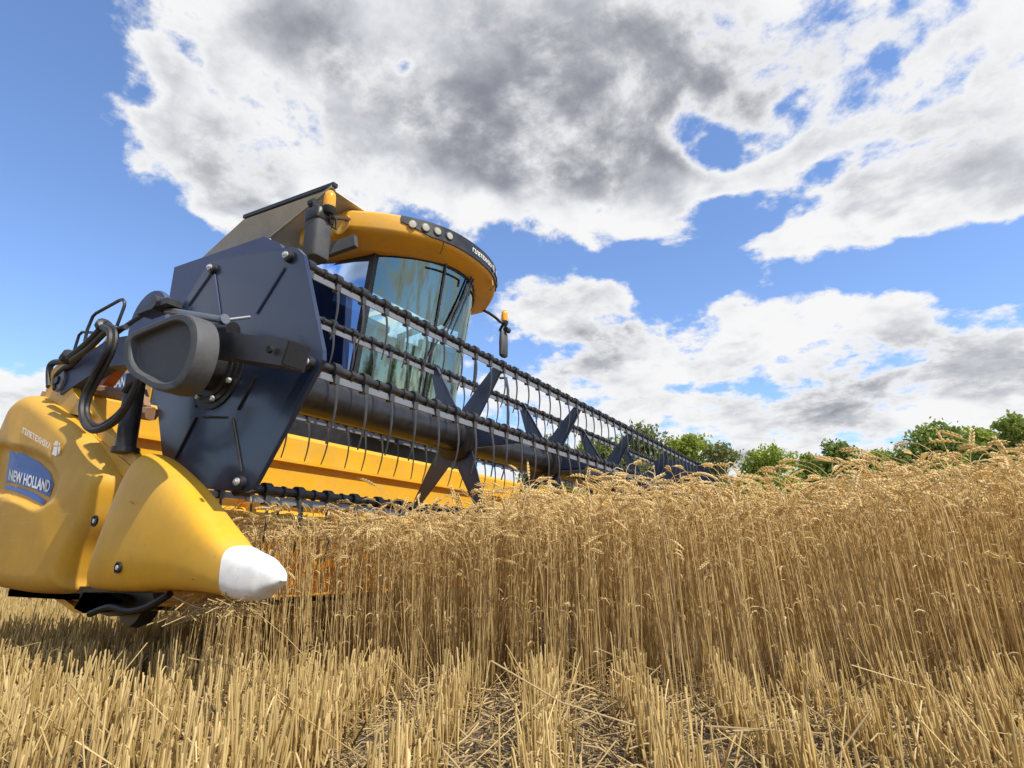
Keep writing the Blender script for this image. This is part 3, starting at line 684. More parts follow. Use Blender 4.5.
# skid and knife drive under the divider
mb = MB(); P = outline([(80, 608), (90, 592), (118, 594), (130, 600), (108, 612), (98, 609), (90, 613)], 1.14, 1, False); mb.prism(P, 1, 1.12, 1.16)
mb.tube(catmull([at(90, 614, 1, 1.12), at(110, 607, 1, 1.12), at(130, 611, 1, 1.12), at(150, 606, 1, 1.12), at(170, 594, 1, 1.12)], 5), .012, 8)
mb.tube(catmull([at(88, 596, 1, 1.2), at(120, 603, 1, 1.2), at(150, 598, 1, 1.2), at(175, 590, 1, 1.2)], 5), .03, 10)
mb.lathe([(.02, -.03), (.085, -.03), (.095, 0), (.085, .03), (.02, .03)], at(140, 600, 1, 1.24), (0, 1, 0), 22)
mb.obox(at(20, 590, 1, 1.22), at(165, 596, 1, 1.22), .08, .05)
mb.build('skid_shoe', M['black'], ROOT)

# ---------------- header trough
mb = MB()
X0, Y0, Y1 = -3.1, 1.22, 7.62
mb.prism([(X0, .34), (X0, 1.19), (X0-.03, 1.22), (X0-.14, 1.22), (X0-.14, 1.0), (X0-.08, .98), (X0-.08, .34)], 1, Y0, Y1)
mb.box((X0-.002, Y0, 1.03), (X0+.035, Y1, 1.05)); mb.box((X0-.002, Y0, .70), (X0+.05, Y1, .73))
mb.build('back_wall', M['yellow'], ROOT, 30)
mb = MB(); mb.prism([(X0, .36), (-2.75, .27), (-2.15, .30), (-2.15, .285), (-2.75, .25), (X0, .335)], 1, Y0, Y1); mb.build('trough_floor', M['yellow'], ROOT, 30)
mb = MB(); mb.box((-2.2, Y0, .285), (-2.08, Y1, .30))
y = Y0+.04
while y < Y1: mb.prism([(-2.12, y-.012), (-1.98, y-.002), (-1.98, y+.002), (-2.12, y+.012)], 2, .288, .306); y += .0762
mb.build('cutter_bar', M['black'], ROOT, 30)
mb = MB(); mb.tube([(-2.78, Y0+.03, .56), (-2.78, Y1-.03, .56)], .15, 20)
for s, (a, b) in ((1, (Y0+.05, 3.8)), (-1, (Y1-.05, 5.0))):
    n = int(abs(b-a)/.035); vs = []
    for i in range(n+1):
        t = i*.42*s; yy = a+(b-a)*i/n
        for r_ in (.14, .25): vs.append((-2.78+math.cos(t)*r_, yy, .56+math.sin(t)*r_))
    mb.add(vs, [(2*i, 2*i+1, 2*i+3, 2*i+2) for i in range(n)])
mb.build('feed_auger', M['yellow'], ROOT, 40)
for yy, nm in ((Y0-.02, 'end_sheet'), (Y1, 'end_sheet')):
    mb = MB(); mb.prism([(-3.26, .30), (-3.26, 1.16), (-3.0, 1.17), (-2.55, .86), (-2.15, .62), (-1.98, .30)], 1, yy, yy+.02); mb.build(nm, M['yellow'], ROOT, 30)
# sloping top frame beside the cover, yellow, with the pivot bracket
mb = MB()
mb.obox(at(52, 398, 1, 1.23), at(151, 482, 1, 1.23), .10, .05)
mb.prism(outline([(49, 397), (56, 372), (66, 362), (76, 372), (78, 392), (96, 418), (60, 412)], 1.2, 1, False), 1, 1.18, 1.215)
mb.prism(outline([(104, 428), (134, 448), (150, 474), (144, 482), (128, 466), (100, 440)], 1.2, 1, False), 1, 1.185, 1.215)
mb.build('side_frame', M['yellow'], ROOT, 30)
mb = MB(); c = at(61, 381, 1, 1.17); mb.lathe([(.0, .0), (.055, 0), (.055, .012), (.022, .012), (.022, .004), (0, .004)], c, (0, -1, 0), 8)
mb.build('pivot_plate', M['strip'], ROOT, 30); mb = MB(); mb.lathe([(.0, .0), (.018, 0), (.018, .02), (0, .02)], c+Vector((0, -.002, 0)), (0, -1, 0), 12); mb.build('pivot_pin', M['black'], ROOT)
# far divider (same shape, at the other end)
dv2 = div.copy(); sc.collection.objects.link(dv2); dv2.location = dv2.location + Vector((0, 6.5, 0))
for ch in div.children:
    c = ch.copy(); sc.collection.objects.link(c); c.parent = dv2

# ---------------- reel
RC = Vector((-2.184, 1.344, 1.192)); RR = .53; A0 = .928; RL = 6.2
def barp(k, t, dr=0.): a = A0+k*PI/3; return Vector((RC.x+(RR+dr)*math.cos(a), RC.y+t, RC.z+(RR+dr)*math.sin(a)))
PL = 1.31
plpx = [(217, 259.5), (290, 247.5), (297, 248.5), (303, 255), (322, 350), (322, 360), (252, 489), (245, 491.5), (196, 487), (163, 457), (157, 400), (149, 374), (149, 362), (207, 265)]
plate = outline(plpx, PL, 1, False)
def end_plate(parent, y, flip=False):
    mb = MB(); d = -.006 if not flip else .006
    n = len(plate); c = (RC.x, RC.z)
    mb.prism(plate, 1, y, y+.008)
    lip = [(c[0]+(p[0]-c[0])*1.012, c[1]+(p[1]-c[1])*1.012) for p in plate]
    for i in range(n):                                          # folded rim
        a, b = plate[i], plate[(i+1) % n]; mb.obox((a[0], y+.009, a[1]), (b[0], y+.009, b[1]), .018, .006, up=(a[1]-c[1]+.01, 0, -(a[0]-c[0])) if False else (0, 0, 1))
    o = mb.build('reel_end_plate', M['navy'], parent, 25); return o
ep = end_plate(ROOT, PL)
def rib(a, b, m, w=.006):
    mb = MB(); p, q = at(*a, 1, PL-.004), at(*b, 1, PL-.004); mb.tube([p, p.lerp(q, .04), q.lerp(p, .04), q], [w*.3, w*.6, w*.6, w*.3], 6); return mb.build('pressed_rib', m, ep)
for a, b in (((214.7, 274), (220, 313)), ((285, 267), (256, 314)), ((211, 273), (188, 306))): rib(a, b, M['navyside'])
for a, b in (((196, 417), (175, 459)), ((202.5, 417), (226.5, 417)), ((232.5, 418.5), (241.5, 472)), ((256, 376), (237.5, 410)), ((195, 394), (195.6, 407))): rib(a, b, M['black'], .008)
for px, py in ((214, 269), (289.7, 256.8), (310.5, 363), (241.7, 481.9), (156, 375)):
    p = at(px, py, 1, PL); mb = MB(); mb.lathe([(.024, 0), (.024, .014), (.020, .018), (0, .018)], (p.x+.006, PL-.001, p.z-.004), (0, -1, 0), 14); b = mb.build('bolt_collar', M['black'], ep)
    mb = MB(); mb.lathe([(.0, 0), (.014, 0), (.014, .006), (0, .007)], (p.x+.003, PL-.0195, p.z-.002), (0, -1, 0), 12)
    mb.lathe([(0, 0), (.008, 0), (.008, .006), (0, .006)], (p.x+.003, PL-.0267, p.z-.002), (0, -1, 0), 6); mb.build('bolt_head', M['bolt'], b)
mb = MB(); mb.prism(plate, 1, RC.y+RL, RC.y+RL+.008); mb.build('reel_end_plate', M['navy'], ROOT, 25)
# hub and drive motor between plate and drive cover
mb = MB(); h = Vector((RC.x, PL, RC.z))
for r_, a, b in ((.175, 0, .006), (.15, .007, .012), (.125, .013, .02), (.10, .021, .12), (.07, .12, .20)): mb.lathe([(0, a), (r_, a), (r_, b), (r_-.006, b+.001), (0, b+.001)], h, (0, -1, 0), 28)
mb.box((RC.x-.10, 1.12, RC.z-.02), (RC.x+.20, 1.22, RC.z+.06)); mb.tube([(RC.x-.1, 1.16, RC.z+.12), (RC.x+.28, 1.18, RC.z+.06)], .03, 10)
hub = mb.build('reel_hub', M['black'], ROOT)
for i in range(8):
    a = i*PI/4+.2; mb = MB(); mb.lathe([(0, 0), (.011, 0), (.011, .012), (0, .013)], (RC.x+.155*math.cos(a)*.9, PL-.013, RC.z+.155*math.sin(a)*.9), (0, -1, 0), 6); mb.build('hub_bolt', M['bolt'], hub)
# reel bars, collars, tines
def tine_mesh():
    mb = MB(); pts = []; rs = []
    for i in range(9):
        s = i/8; z = -.255*s; x = .020*math.sin(PI*s) - .012*s*s
        pts.append((x, 0, z)); rs.append(.0075*(1-.45*s))
    mb.tube(pts, rs, 6, flat=.75)
    mb.box((-.014, -.012, -.035), (.014, .012, .004))
    return mb
t0 = tine_mesh().build('tine', M['tine'], None); tme = t0.data; bpy.data.objects.remove(t0)
NB = 41; rest = MB(); tm = tine_mesh()
for k in range(6):
    mb = MB(); mb.tube([barp(k, .012), barp(k, RL-.01)], .017, 10)
    mb.tube([barp(k, -.02), barp(k, .03)], .034, 12)
    for j in range(NB):
        t = .105+j*.15
        if t > RL-.04: break
        p = barp(k, t); mb.lathe([(.017, -.020), (.028, -.018), (.028, .014), (.017, .018)], p, (0, 1, 0), 10)
        mb.lathe([(.016, -.007), (.0225, -.006), (.0225, .006), (.016, .007)], p+Vector((0, .075, 0)), (0, 1, 0), 8)
    bar = mb.build('reel_bar', M['black'], ROOT, 40)
    mb = MB(); p, q = barp(k, .02), barp(k, RL-.02); d = Vector((.004, 0, -.036)); mb.obox(p+d, q+d, .006, .026); mb.build('bat_strip', M['strip'], bar)
    for j in range(NB):
        t = .105+j*.15
        if t > RL-.04: break
        p = barp(k, t)+Vector((.004, 0, -.02)); tw = random.uniform(-.05, .05)
        if j < 16:
            o = bpy.data.objects.new('tine', tme); sc.collection.objects.link(o); o.parent = bar; o.location = p; o.rotation_euler = (random.uniform(-.04, .04), tw, random.uniform(-.2, .2))
        else:
            n = len(rest.v); rest.v += [(v[0]+p.x, v[1]+p.y, v[2]+p.z) for v in tm.v]; rest.f += [[i+n for i in f] for f in tm.f]; rest.mi += [0]*len(tm.f)
rest.build('tine', M['tine'], ROOT, 40, kind='stuff')
mb = MB(); mb.tube([RC+Vector((0, .0, 0)), RC+Vector((0, RL, 0))], .098, 28); mb.build('reel_tube', M['black'], ROOT)
def spider(t):
    mb = MB(); mb.lathe([(.0, -.05), (.15, -.05), (.16, -.045), (.16, .045), (.15, .05), (0, .05)], RC+Vector((0, t, 0)), (0, 1, 0), 12); sp = mb.build('reel_spider', M['black'], ROOT)
    for k in range(6):
        a = A0+k*PI/3; u = Vector((math.cos(a), 0, math.sin(a))); w = Vector((-u.z, 0, u.x)); c = RC+Vector((0, t, 0)); m_ = MB()
        pts = [c+u*.10+w*.075, c+u*.34+w*.050, c+u*.545+w*.022, c+u*.545-w*.022, c+u*.34-w*.050, c+u*.10-w*.075]
        m_.prism([(p.x, p.z) for p in pts], 1, c.y-.02, c.y-.012); m_.obox(c+u*.12-w*.06+Vector((0, -.005, 0)), c+u*.53-w*.02+Vector((0, -.005, 0)), .03, .006, up=tuple(w)); m_.build('spider_arm', M['navy'], sp, 25)
for i in range(4): spider(1.594+1.158*i)
spider(.04)

# ---------------- reel arm, drive cover, cylinders, hoses
mb = MB(); a1 = at(296, 356, 1, 1.13); a2 = at(226, 347, 1, 1.13); a3 = at(150, 335, 1, 1.2); a4 = at(68, 384, 1, 1.2)
d = (a1-a2).normalized(); a2 = a2-d*.15
mb.obox(a2, a1, .09, .085, up=(0, 0, 1)); arm = mb.build('reel_arm', M['black'], ROOT, 20)
mb = MB(); mb.obox(a1-d*.001, a1+d*.003, .078, .073); mb.build('arm_end_shade', M['dark'], arm)  # near-black plate paints the shade inside the hollow beam end
mb = MB(); mb.obox(a4, at(120, 350, 1, 1.22), .06, .13); mb.obox(at(112, 355, 1, 1.22), a2, .07, .13); mb.build('reel_arm', M['navyside'], ROOT, 20)
mb = MB(); mb.lathe([(.0, -.01), (.012, -.01), (.012, 0), (0, 0)], at(271, 350, 1, 1.075), (0, 1, 0), 10); mb.build('pin_hole', M['dark'], arm)
fc = [(318, 275), (322, 235), (345, 205), (440, 162), (520, 130), (560, 130), (590, 150), (605, 195), (602, 260), (582, 330), (545, 395), (500, 424), (440, 420), (390, 392), (345, 362), (322, 320)]
fc = [(40+a/3.84, 280+b/3.84) for a, b in fc]; F0 = outline(fc, .975, 4); cc = (sum(p[0] for p in F0)/len(F0), sum(p[1] for p in F0)/len(F0))
def ring(P, s, y, c=cc, dx=0): return [(c[0]+(p[0]-c[0])*s+dx, y, c[1]+(p[1]-c[1])*s) for p in P]
mb = MB(); mb.loft([ring(F0, 1.0, 1.05), ring(F0, 1.02, 1.046), ring(F0, 1.01, .990), ring(F0, .985, .976), ring(F0, .955, .9735), ring(F0, .83, .9735), ring(F0, .80, .978), ring(F0, .775, .996), ring(F0, .74, 1.0), ring(F0, .2, 1.0)])
mb.build('reel_drive_cover', M['greyplastic'], ROOT, 24)
mb = MB(); mb.tube([at(152, 308, 1, 1.1), at(224, 320, 1, 1.1)], .013, 12); mb.lathe([(0, 0), (.018, 0), (.018, .02), (0, .02)], at(222, 320, 1, 1.1), (1, 0, 0), 10)
ram = mb.build('position_cylinder', M['steel'], ROOT); mb = MB(); mb.tube([at(226, 320, 1, 1.12), at(250, 317, 1, 1.2)], .006, 10); mb.build('piston_rod', M['strip'], ram)
mb = MB(); mb.lathe([(0, -.03), (.03, -.03), (.03, .03), (0, .03)], at(160, 305, 1, 1.08), (0, 1, 0), 10); mb.box(at(153, 314, 1, 1.12), at(166, 303, 1, 1.06)); mb.build('cylinder_mount', M['black'], ROOT)
mb = MB(); mb.lathe([(0, -.015), (.15, -.015), (.155, 0), (.15, .015), (0, .015)], at(150, 323, 1, 1.26), (0, 1, 0), 26); mb.build('pulley', M['navyside'], ROOT)
mb = MB(); mb.tube([at(125, 452, 1, 1.17), at(136.5, 376, 1, 1.17)], .037, 14); mb.lathe([(0, 0), (.05, 0), (.05, .02), (0, .02)], at(125, 453, 1, 1.17), (0, 0, 1), 14); mb.build('lift_cylinder', M['black'], ROOT)
mb = MB(); mb.obox(at(103, 383, 1, 1.34), at(128, 350, 1, 1.34), .05, .11); mb.build('red_link', M['red'], ROOT)
mb = MB(); mb.obox(at(146, 408, 1, 1.3), at(137, 372, 1, 1.3), .03, .03); mb.tube([at(132, 411, 1, 1.3), at(152, 414, 1, 1.3)], .03, 8); mb.tube([at(100, 391, 1, 1.3), at(128, 396, 1, 1.3)], .028, 8); mb.build('worn_bracket', M['rust'], ROOT)
def hose(pts, Y, r, name='hydraulic_hose', m='rubber'):
    mb = MB(); P = catmull([at(a, b, 1, (Y if not isinstance(Y, (list, tuple)) else Y[i])) for i, (a, b) in enumerate(pts)], 7); mb.tube(P, r, 8); return mb.build(name, M[m], ROOT)
z2 = lambda L: [(40+a/3.84, 280+b/3.84) for a, b in L]
hose(z2([(240, 180), (268, 200), (262, 260), (205, 370), (168, 450), (162, 520), (185, 568), (225, 575), (290, 540), (340, 470), (382, 378)]), 1.07, .0135)
hose(z2([(262, 172), (290, 195), (285, 260), (232, 370), (195, 440), (180, 500), (195, 548), (235, 560), (300, 515), (345, 455), (388, 385)]), 1.09, .011)
hose(z2([(60, 420), (62, 372), (95, 338), (130, 318), (185, 255), (245, 195), (270, 190)]), 1.16, .013)
hose(z2([(36, 410), (36, 345), (52, 318), (105, 312)]), 1.18, .015)
hose(z2([(110, 300), (180, 245), (245, 178), (262, 172)]), 1.12, .016)
hose(z2([(120, 312), (190, 262), (255, 200), (300, 190), (330, 180)]), 1.10, .012)
hose(z2([(380, 380), (345, 400), (325, 430)]), 1.12, .012)
hose(z2([(300, 200), (340, 170), (400, 130), (430, 115)]), 1.14, .010)
mb = MB(); mb.lathe([(.02, -.03), (.03, -.02), (.03, .02), (.02, .03)], at(68, 357, 1, 1.14), (1, 0, .6), 10); mb.build('hose_clamp', M['black'], ROOT); mb = MB(); mb.lathe([(.02, -.02), (.034, -.012), (.034, .012), (.02, .02)], at(104, 326, 1, 1.12), (1, 0, .5), 10); mb.build('hose_clamp', M['black'], ROOT)
def rod(pts, Y, r=.0075):
    mb = MB(); mb.tube([at(a, b, 1, Y) for a, b in pts], r, 8); return mb.build('guard_rail', M['black'], ROOT)
rod(z2([(172, 235), (182, 190), (203, 140), (215, 128), (305, 78), (318, 75), (325, 84), (324, 100), (295, 178)]), 1.2)
rod(z2([(130, 275), (150, 212), (162, 200), (200, 202), (240, 215)]), 1.22, .007)
mb = MB(); mb.obox(at(95, 345, 1, 1.25), at(75, 372, 1, 1.25), .03, .03); mb.obox(at(112, 335, 1, 1.25), at(80, 380, 1, 1.25), .02, .02); mb.build('brace', M['yellow'], ROOT)

# ---------------- body, tank, wheels
mb = MB(); mb.prism([(-4.05, 1.55), (-4.05, 2.98), (-4.18, 3.14), (-4.42, 3.28), (-5.88, 3.37), (-5.84, 1.55)], 1, 2.9, 3.15); mb.build('side_panel', M['navyside'], ROOT, 25)
mb = MB(); mb.prism([(-4.9, 1.5), (-4.9, 3.1), (-5.9, 3.1), (-5.9, 2.3), (-6.6, 2.42), (-7.4, 2.25), (-7.7, 1.7), (-7.4, 1.0), (-5.9, 1.0)], 1, 3.16, 5.55); mb.prism([(-5.9, 1.2), (-5.9, 2.28), (-6.6, 2.38), (-7.4, 2.22), (-7.6, 1.7), (-7.3, 1.1)], 1, 2.9, 3.155); body = mb.build('body', M['yellow'], ROOT, 25)
def side_text(parent):
    mb = MB(); P = [at(a, b, 1, 2.896) for a, b in ((99, 389), (104, 376), (134, 372), (131, 388))]; mb.add(P, [(0, 1, 2, 3)]); mb.build('decal', M['blue'], parent, 0)
    uv, F = text_geo('NEW HOLLAND'); mb = MB(); tl, tr, br, bl = (85, 380), (131, 376), (129, 386), (84, 391)
    P_ = []
    for u, v in uv:
        a = [(tl[i]*v+bl[i]*(1-v))*(1-u)+(tr[i]*v+br[i]*(1-v))*u for i in (0, 1)]; P_.append(at(a[0], a[1], 1, 2.892))
    mb.add(P_, F); mb.build('lettering', M['lettering'], parent, 0)
side_text(body)
mb = MB(); mb.prism([(-3.95, 1.0), (-3.85, 1.75), (-4.8, 1.75), (-5.4, 1.0)], 1, 3.0, 5.6); mb.build('chassis', M['black'], ROOT, 25)
mb = MB(); mb.prism([(-3.26, .38), (-3.26, 1.02), (-4.4, 1.55), (-4.6, .9)], 1, 3.9, 5.0); mb.build('feeder_house', M['black'], ROOT, 25)
for yy in (2.75, 5.35):
    for X, r_, w_ in ((-4.95, .92, .62),) + (((-7.2, .58, .4),) if True else ()):
        mb = MB(); mb.lathe([(r_*.5, 0), (r_*.9, 0), (r_, .08), (r_, w_-.08), (r_*.9, w_), (r_*.5, w_)], (X, yy, r_), (0, 1, 0), 40)
        for q in range(28):
            a = q*2*PI/28; mb.obox((X+math.cos(a)*(r_+.02), yy+.05, r_+math.sin(a)*(r_+.02)), (X+math.cos(a+.1)*(r_+.02), yy+w_/2, r_+math.sin(a+.1)*(r_+.02)), .05, .05, up=(math.cos(a), 0, math.sin(a)))
        wh = mb.build('wheel', M['tyre'], ROOT, 40); mb = MB(); mb.lathe([(0, .1), (r_*.3, .1), (r_*.5, .04), (r_*.52, .0), (r_*.52, w_), (0, w_)], (X, yy, r_), (0, 1, 0), 30); mb.build('rim', M['yellow'], wh)
# grain tank with folding cream extensions
BF = at(271, 238, 1, 3.1); TFr = at(333, 188, 1, 2.95); TB = at(245, 219, 1, 2.95); BB = at(196, 264, 1, 3.1)
def mir(p): return Vector((p.x, 8.15-p.y, p.z))
def slab(mb, q, t=.02):
    n = (q[1]-q[0]).cross(q[2]-q[0]).normalized()*t; v = [p for p in q]+[p+n for p in q]
    mb.add(v, [(0, 1, 2, 3), (7, 6, 5, 4), (0, 4, 5, 1), (1, 5, 6, 2), (2, 6, 7, 3), (3, 7, 4, 0)])
tank = MB(); tank.box((-6.4, 3.16, 2.4), (-4.85, 5.54, 3.12)); tank = tank.build('grain_tank', M['cream'], ROOT, 25)
mb = MB(); slab(mb, [BB, BF, TFr, TB]); mb.build('tank_flap', M['cream'], tank, 0)
mb = MB(); slab(mb, [mir(BB), mir(BF), mir(TFr), mir(TB)], -.02); mb.build('tank_flap', M['cream'], tank, 0)
mb = MB(); slab(mb, [BF, mir(BF), mir(TFr), TFr]); mb.build('tank_flap', M['cream'], tank, 0)
mb = MB(); e = Vector((.01, -.012, .0)); lo = BF+Vector((.12, .0, -.2))
for a, b in ((BF+e, TFr+e), (BF+Vector((.02, .05, .03)), BF+Vector((-.1, 1.4, .0))), (BF.lerp(TFr, .5)+e, BF.lerp(TFr, .5)+Vector((0.02, 1.6, 0)))): mb.obox(a, b, .03, .03)
mb.build('tank_trim', M['creamtrim'], tank, 20)
mb = MB(); mb.obox(TB+Vector((0, 0, .015)), TFr+Vector((0.03, 0, .02)), .05, .035); mb.build('tank_seal', M['black'], tank, 20)

# ---------------- cab
YC = 4.28
def fx(v, apex, drop, p=2.3): return apex - drop*abs(v)**p
def plan(apex, drop, hw, rear, n=28, p=2.3, yc=YC):
    L = [(rear, yc-hw)]; 
    L += [(rear+(fx(1, apex, drop, p)-rear)*q, yc-hw) for q in (.35, .7)]
    L += [(fx(v, apex, drop, p), yc+hw*v) for v in np.linspace(-1, 1, n)]
    L += [(rear+(fx(1, apex, drop, p)-rear)*q, yc+hw) for q in (.7, .35)] + [(rear, yc+hw)]
    return L
RP = plan(-3.04, .62, 1.10, -4.28, 30, 2.4)
rc_ = (-3.98, YC)
def rring(ins, z, tilt=0.): 
    s = 1-ins/1.02
    return [(rc_[0]+(x-rc_[0])*s, rc_[1]+(y-rc_[1])*s, z+tilt*(x+4)) for x, y in RP]
mb = MB()
mb.loft([rring(.42, 3.185), rring(.22, 3.18), rring(.20, 3.185), rring(.045, 3.262), rring(.025, 3.272), rring(.012, 3.285), rring(.004, 3.30), rring(.0, 3.31), rring(.0, 3.44), rring(.012, 3.462), rring(.035, 3.478), rring(.12, 3.495), rring(.4, 3.515), rring(.8, 3.52)])
roof = mb.build('cab_roof', M['yellowroof'], ROOT, 24)
def rs(y, z, off):                                             # point on the roof front at height z
    v = (y-YC)/1.10; x = fx(v, -3.04, .62, 2.4); dx = -.62*2.4*abs(v)**1.4*(1 if v > 0 else -1)/1.10; n = Vector((1, -dx, 0)).normalized(); return Vector((x, y, z))+n*off, n
ys = np.linspace(3.50, 5.15, 34); mb = MB(); rr_ = []
for i, y in enumerate(ys):
    e = min(1, (i+.3)/5, (len(ys)-.7-i)/3); zt = 3.30+.118*e if i < 17 else 3.418; zb = 3.418-.118*e if i < 17 else 3.30
    zb = 3.305 + (.09*(1-e)); zt = 3.45
    row = [rs(y, zb, -.02)[0], rs(y, zb, .012)[0], rs(y, zt, .016)[0], rs(y, zt+.02, -.02)[0]]; rr_.append(row)
mb.loft(rr_, closed=True); visor = mb.build('roof_visor', M['black'], roof, 40)
for (px, py) in ((411.7, 233), (425.5, 235.3), (437.5, 238.7), (449.3, 242.8)):
    Y = 4.
    y = at(px, py, 2, 3.378).y
    # intersect the ray with the curved front
    best = min(np.linspace(3.5, 4.5, 200), key=lambda q: (lambda s: abs((s.x-0)*(at(px, py, 2, 3.378).y-0)-(s.y)*(at(px, py, 2, 3.378).x)))(rs(q, 3.378, .015)[0]))
    for yy in (best, 2*YC-best):
        p, n = rs(yy, 3.378, .014); mb = MB(); mb.lathe([(0, .0), (.040, 0), (.042, .008), (.036, .009)], p, n, 18); mb.build('lamp_ring', M['black'], roof); mb = MB(); mb.lathe([(0, .0), (.034, 0), (.033, .011), (.018, .013), (0, .0135)], p, n, 18); mb.build('work_light', M['lens'], roof)
for y in (3.86, 4.80):
    mb = MB(); P = [rs(y, z, -i_)[0] for z, i_ in ((3.30, -.001), (3.27, .003), (3.25, .008), (3.225, .026), (3.20, .058))]; mb.tube(P, .004, 5); mb.build('panel_seam', M['dark'], roof)
uv, F = text_geo('\u0413\u0406\u041b\u0415\u0422\u0415\u0425\u041d\u0406\u041a\u0410'); mb = MB()
mb.add([rs(4.22+.40*u, 3.352+.046*v, .02)[0] for u, v in uv], F); mb.build('lettering', M['lettering'], roof, 0)
mb = MB(); mb.add([rs(4.65+.05*u, 3.350+.05*v, .02)[0] for u, v in ((0, 0), (.5, -.2), (1, .2), (.9, 1), (.3, 1.1))], [(0, 1, 2, 3, 4)]); mb.build('emblem', M['lettering'], roof, 0)
p, n = Vector((-3.72, YC-1.10, 3.33)), Vector((0, -1, 0)); mb = MB(); mb.lathe([(.10, -.004), (.095, .003), (.06, .004), (.05, .001), (0, .0)], p, n, 30); mb.build('roof_boss', M['yellowroof'], roof, 40)
mb = MB(); p = Vector((-3.66, YC-1.108, 3.35)); mb.lathe([(0, 0), (.016, 0), (.016, .003), (0, .003)], p, n, 12); mb.build('screw_hole', M['dark'], roof)
mb = MB(); p, n = rs(4.72, 3.25, -.006); mb.lathe([(.028, 0), (.03, .004), (.026, .005), (.026, .002), (0, .002)], p, n, 18); mb.build('roof_plug', M['yellowroof'], roof)
# glazing
def gl(apex, drop, hw, z, a=-1, b=1, n=24): return [(fx(v, apex, drop, 2.3), YC+hw*v, z) for v in np.linspace(a, b, n)]
ZB, ZT = 1.72, 3.20
def gz(z): t = (z-ZB)/(ZT-ZB); return -3.44+.24*t, .46, .70+.03*t
rings = []
for z in np.linspace(ZB, ZT, 9): a_, d_, h_ = gz(z); rings.append(gl(a_, d_, h_, z))
mb = MB(); mb.loft(rings, closed=False, caps=False); ws = mb.build('windscreen', M['glass'], ROOT, 60)
def gp(v, z, off=0.):
    a_, d_, h_ = gz(z); return Vector((fx(v, a_, d_)+off, YC+h_*v, z))
def band(z0, z1, v0=-1, v1=1, n=24, off=.004, name='glass_edge'):
    mb = MB(); r_ = [[gp(v, z0, off) for v in np.linspace(v0, v1, n)], [gp(v, z1, off) for v in np.linspace(v0, v1, n)]]; mb.loft(r_, closed=False, caps=False); return mb.build(name, M['dark'], ws, 60)
band(ZT-.035, ZT); band(ZB, ZB+.04)
mb = MB()
mb.tube([gp(v, ZT-.09, .006) for v in np.linspace(-.55, -.02, 10)], .008, 5); mb.tube([gp(-.02, ZT-.09, .006), gp(-.02, ZT-.16, .006)], .008, 5); mb.tube([gp(v, ZT-.10, .006) for v in np.linspace(.3, .85, 10)], .008, 5); mb.tube([gp(.3, ZT-.10, .006), gp(.26, ZT-.17, .006)], .008, 5)
mb.build('defroster_line', M['dark'], ws)
mb = MB(); mb.tube([gp(-.30, z, .012) for z in np.linspace(ZB, ZT, 9)], .011, 6); mb.build('glass_seam', M['black'], ws)
for (v0, z0, v1, z1) in ((.20, ZT-.0, -.16, ZT-.70), (.26, ZT-.0, -.06, ZT-.66)):
    mb = MB(); P = [gp(v0+(v1-v0)*t, z0+(z1-z0)*t, .035) for t in np.linspace(0, 1, 8)]; mb.tube(P, [.012]*4+[.009]*4, 6); wp = mb.build('wiper', M['black'], ws)
mb = MB(); P = [gp(.02+(-.36)*t, ZT-.30-.62*t, .02) for t in np.linspace(0, 1, 8)]; mb.tube(P, .010, 6); mb.build('wiper_blade', M['rubber'], ws)
XC0, XC1 = gz(ZB)[0]-.46, gz(ZT)[0]-.46
for sgn in (-1, 1):
    yb, yt = YC+sgn*.70, YC+sgn*.73; XR = -4.85
    mb = MB(); n_ = 8; rg = []
    for t in np.linspace(0, 1, n_):
        x0 = XC0+(XC1-XC0)*t; z = ZB+(ZT-ZB)*t; y = yb+(yt-yb)*t
        rg.append([(x0+(XR-x0)*q, y+sgn*(.25*q+.02*math.sin(PI*q)), z) for q in np.linspace(0, 1, 8)])
    mb.loft(rg, closed=False, caps=False); sw = mb.build('side_window', M['sideglass'], ROOT, 60)
    mb = MB(); mb.obox((XC0, yb, ZB-.02), (XC1, yt, ZT+.0), .065, .055, up=(0, 1, 0)); mb.build('pillar', M['black'], ROOT, 25)
    mb = MB(); mb.obox((XR, yb+sgn*.25, ZB-.02), (XR, yt+sgn*.25, ZT), .08, .07, up=(0, 1, 0)); mb.build('pillar', M['black'], ROOT, 25)
    mb = MB(); x = -4.42; mb.obox((x, yb+sgn*.175, ZB), (x+.05, yt+sgn*.175, ZT), .045, .03, up=(0, 1, 0)); mb.obox((XC1, yt, ZT-.02), (XR, yt+sgn*.25, ZT-.02), .03, .07); mb.obox((XC0, yb, ZB), (XR, yb+sgn*.25, ZB), .03, .07); mb.build('window_frame', M['black'], sw, 25)
mb = MB(); mb.obox((-4.85, YC-.73, ZT-.03), (-4.85, YC+.73, ZT-.03), .06, .08); mb.box((-4.88, YC-.70, ZB-.3), (-4.82, YC+.70, 2.35)); mb.build('cab_rear_wall', M['black'], ROOT, 25)
mb = MB(); P = [(p[0], p[1]) for p in gl(gz(ZB)[0], .46, .70, 0)]; P = P+[(-4.86, YC+.70), (-4.86, YC-.70)]; mb.prism(P, 2, 1.55, ZB-.005); mb.build('cab_floor', M['greyplastic'], ROOT, 30)
mb = MB(); mb.loft([rring(.34, 3.14), rring(.30, 3.166)]); mb.build('headliner', M['dark'], ROOT, 30)
mb = MB(); mb.prism([(-4.62, YC-.26), (-4.05, YC-.26), (-4.02, YC-.2), (-4.02, YC+.2), (-4.05, YC+.26), (-4.62, YC+.26)], 2, 2.15, 2.30, bev=.02); st = mb.build('seat', M['seat'], ROOT, 35)
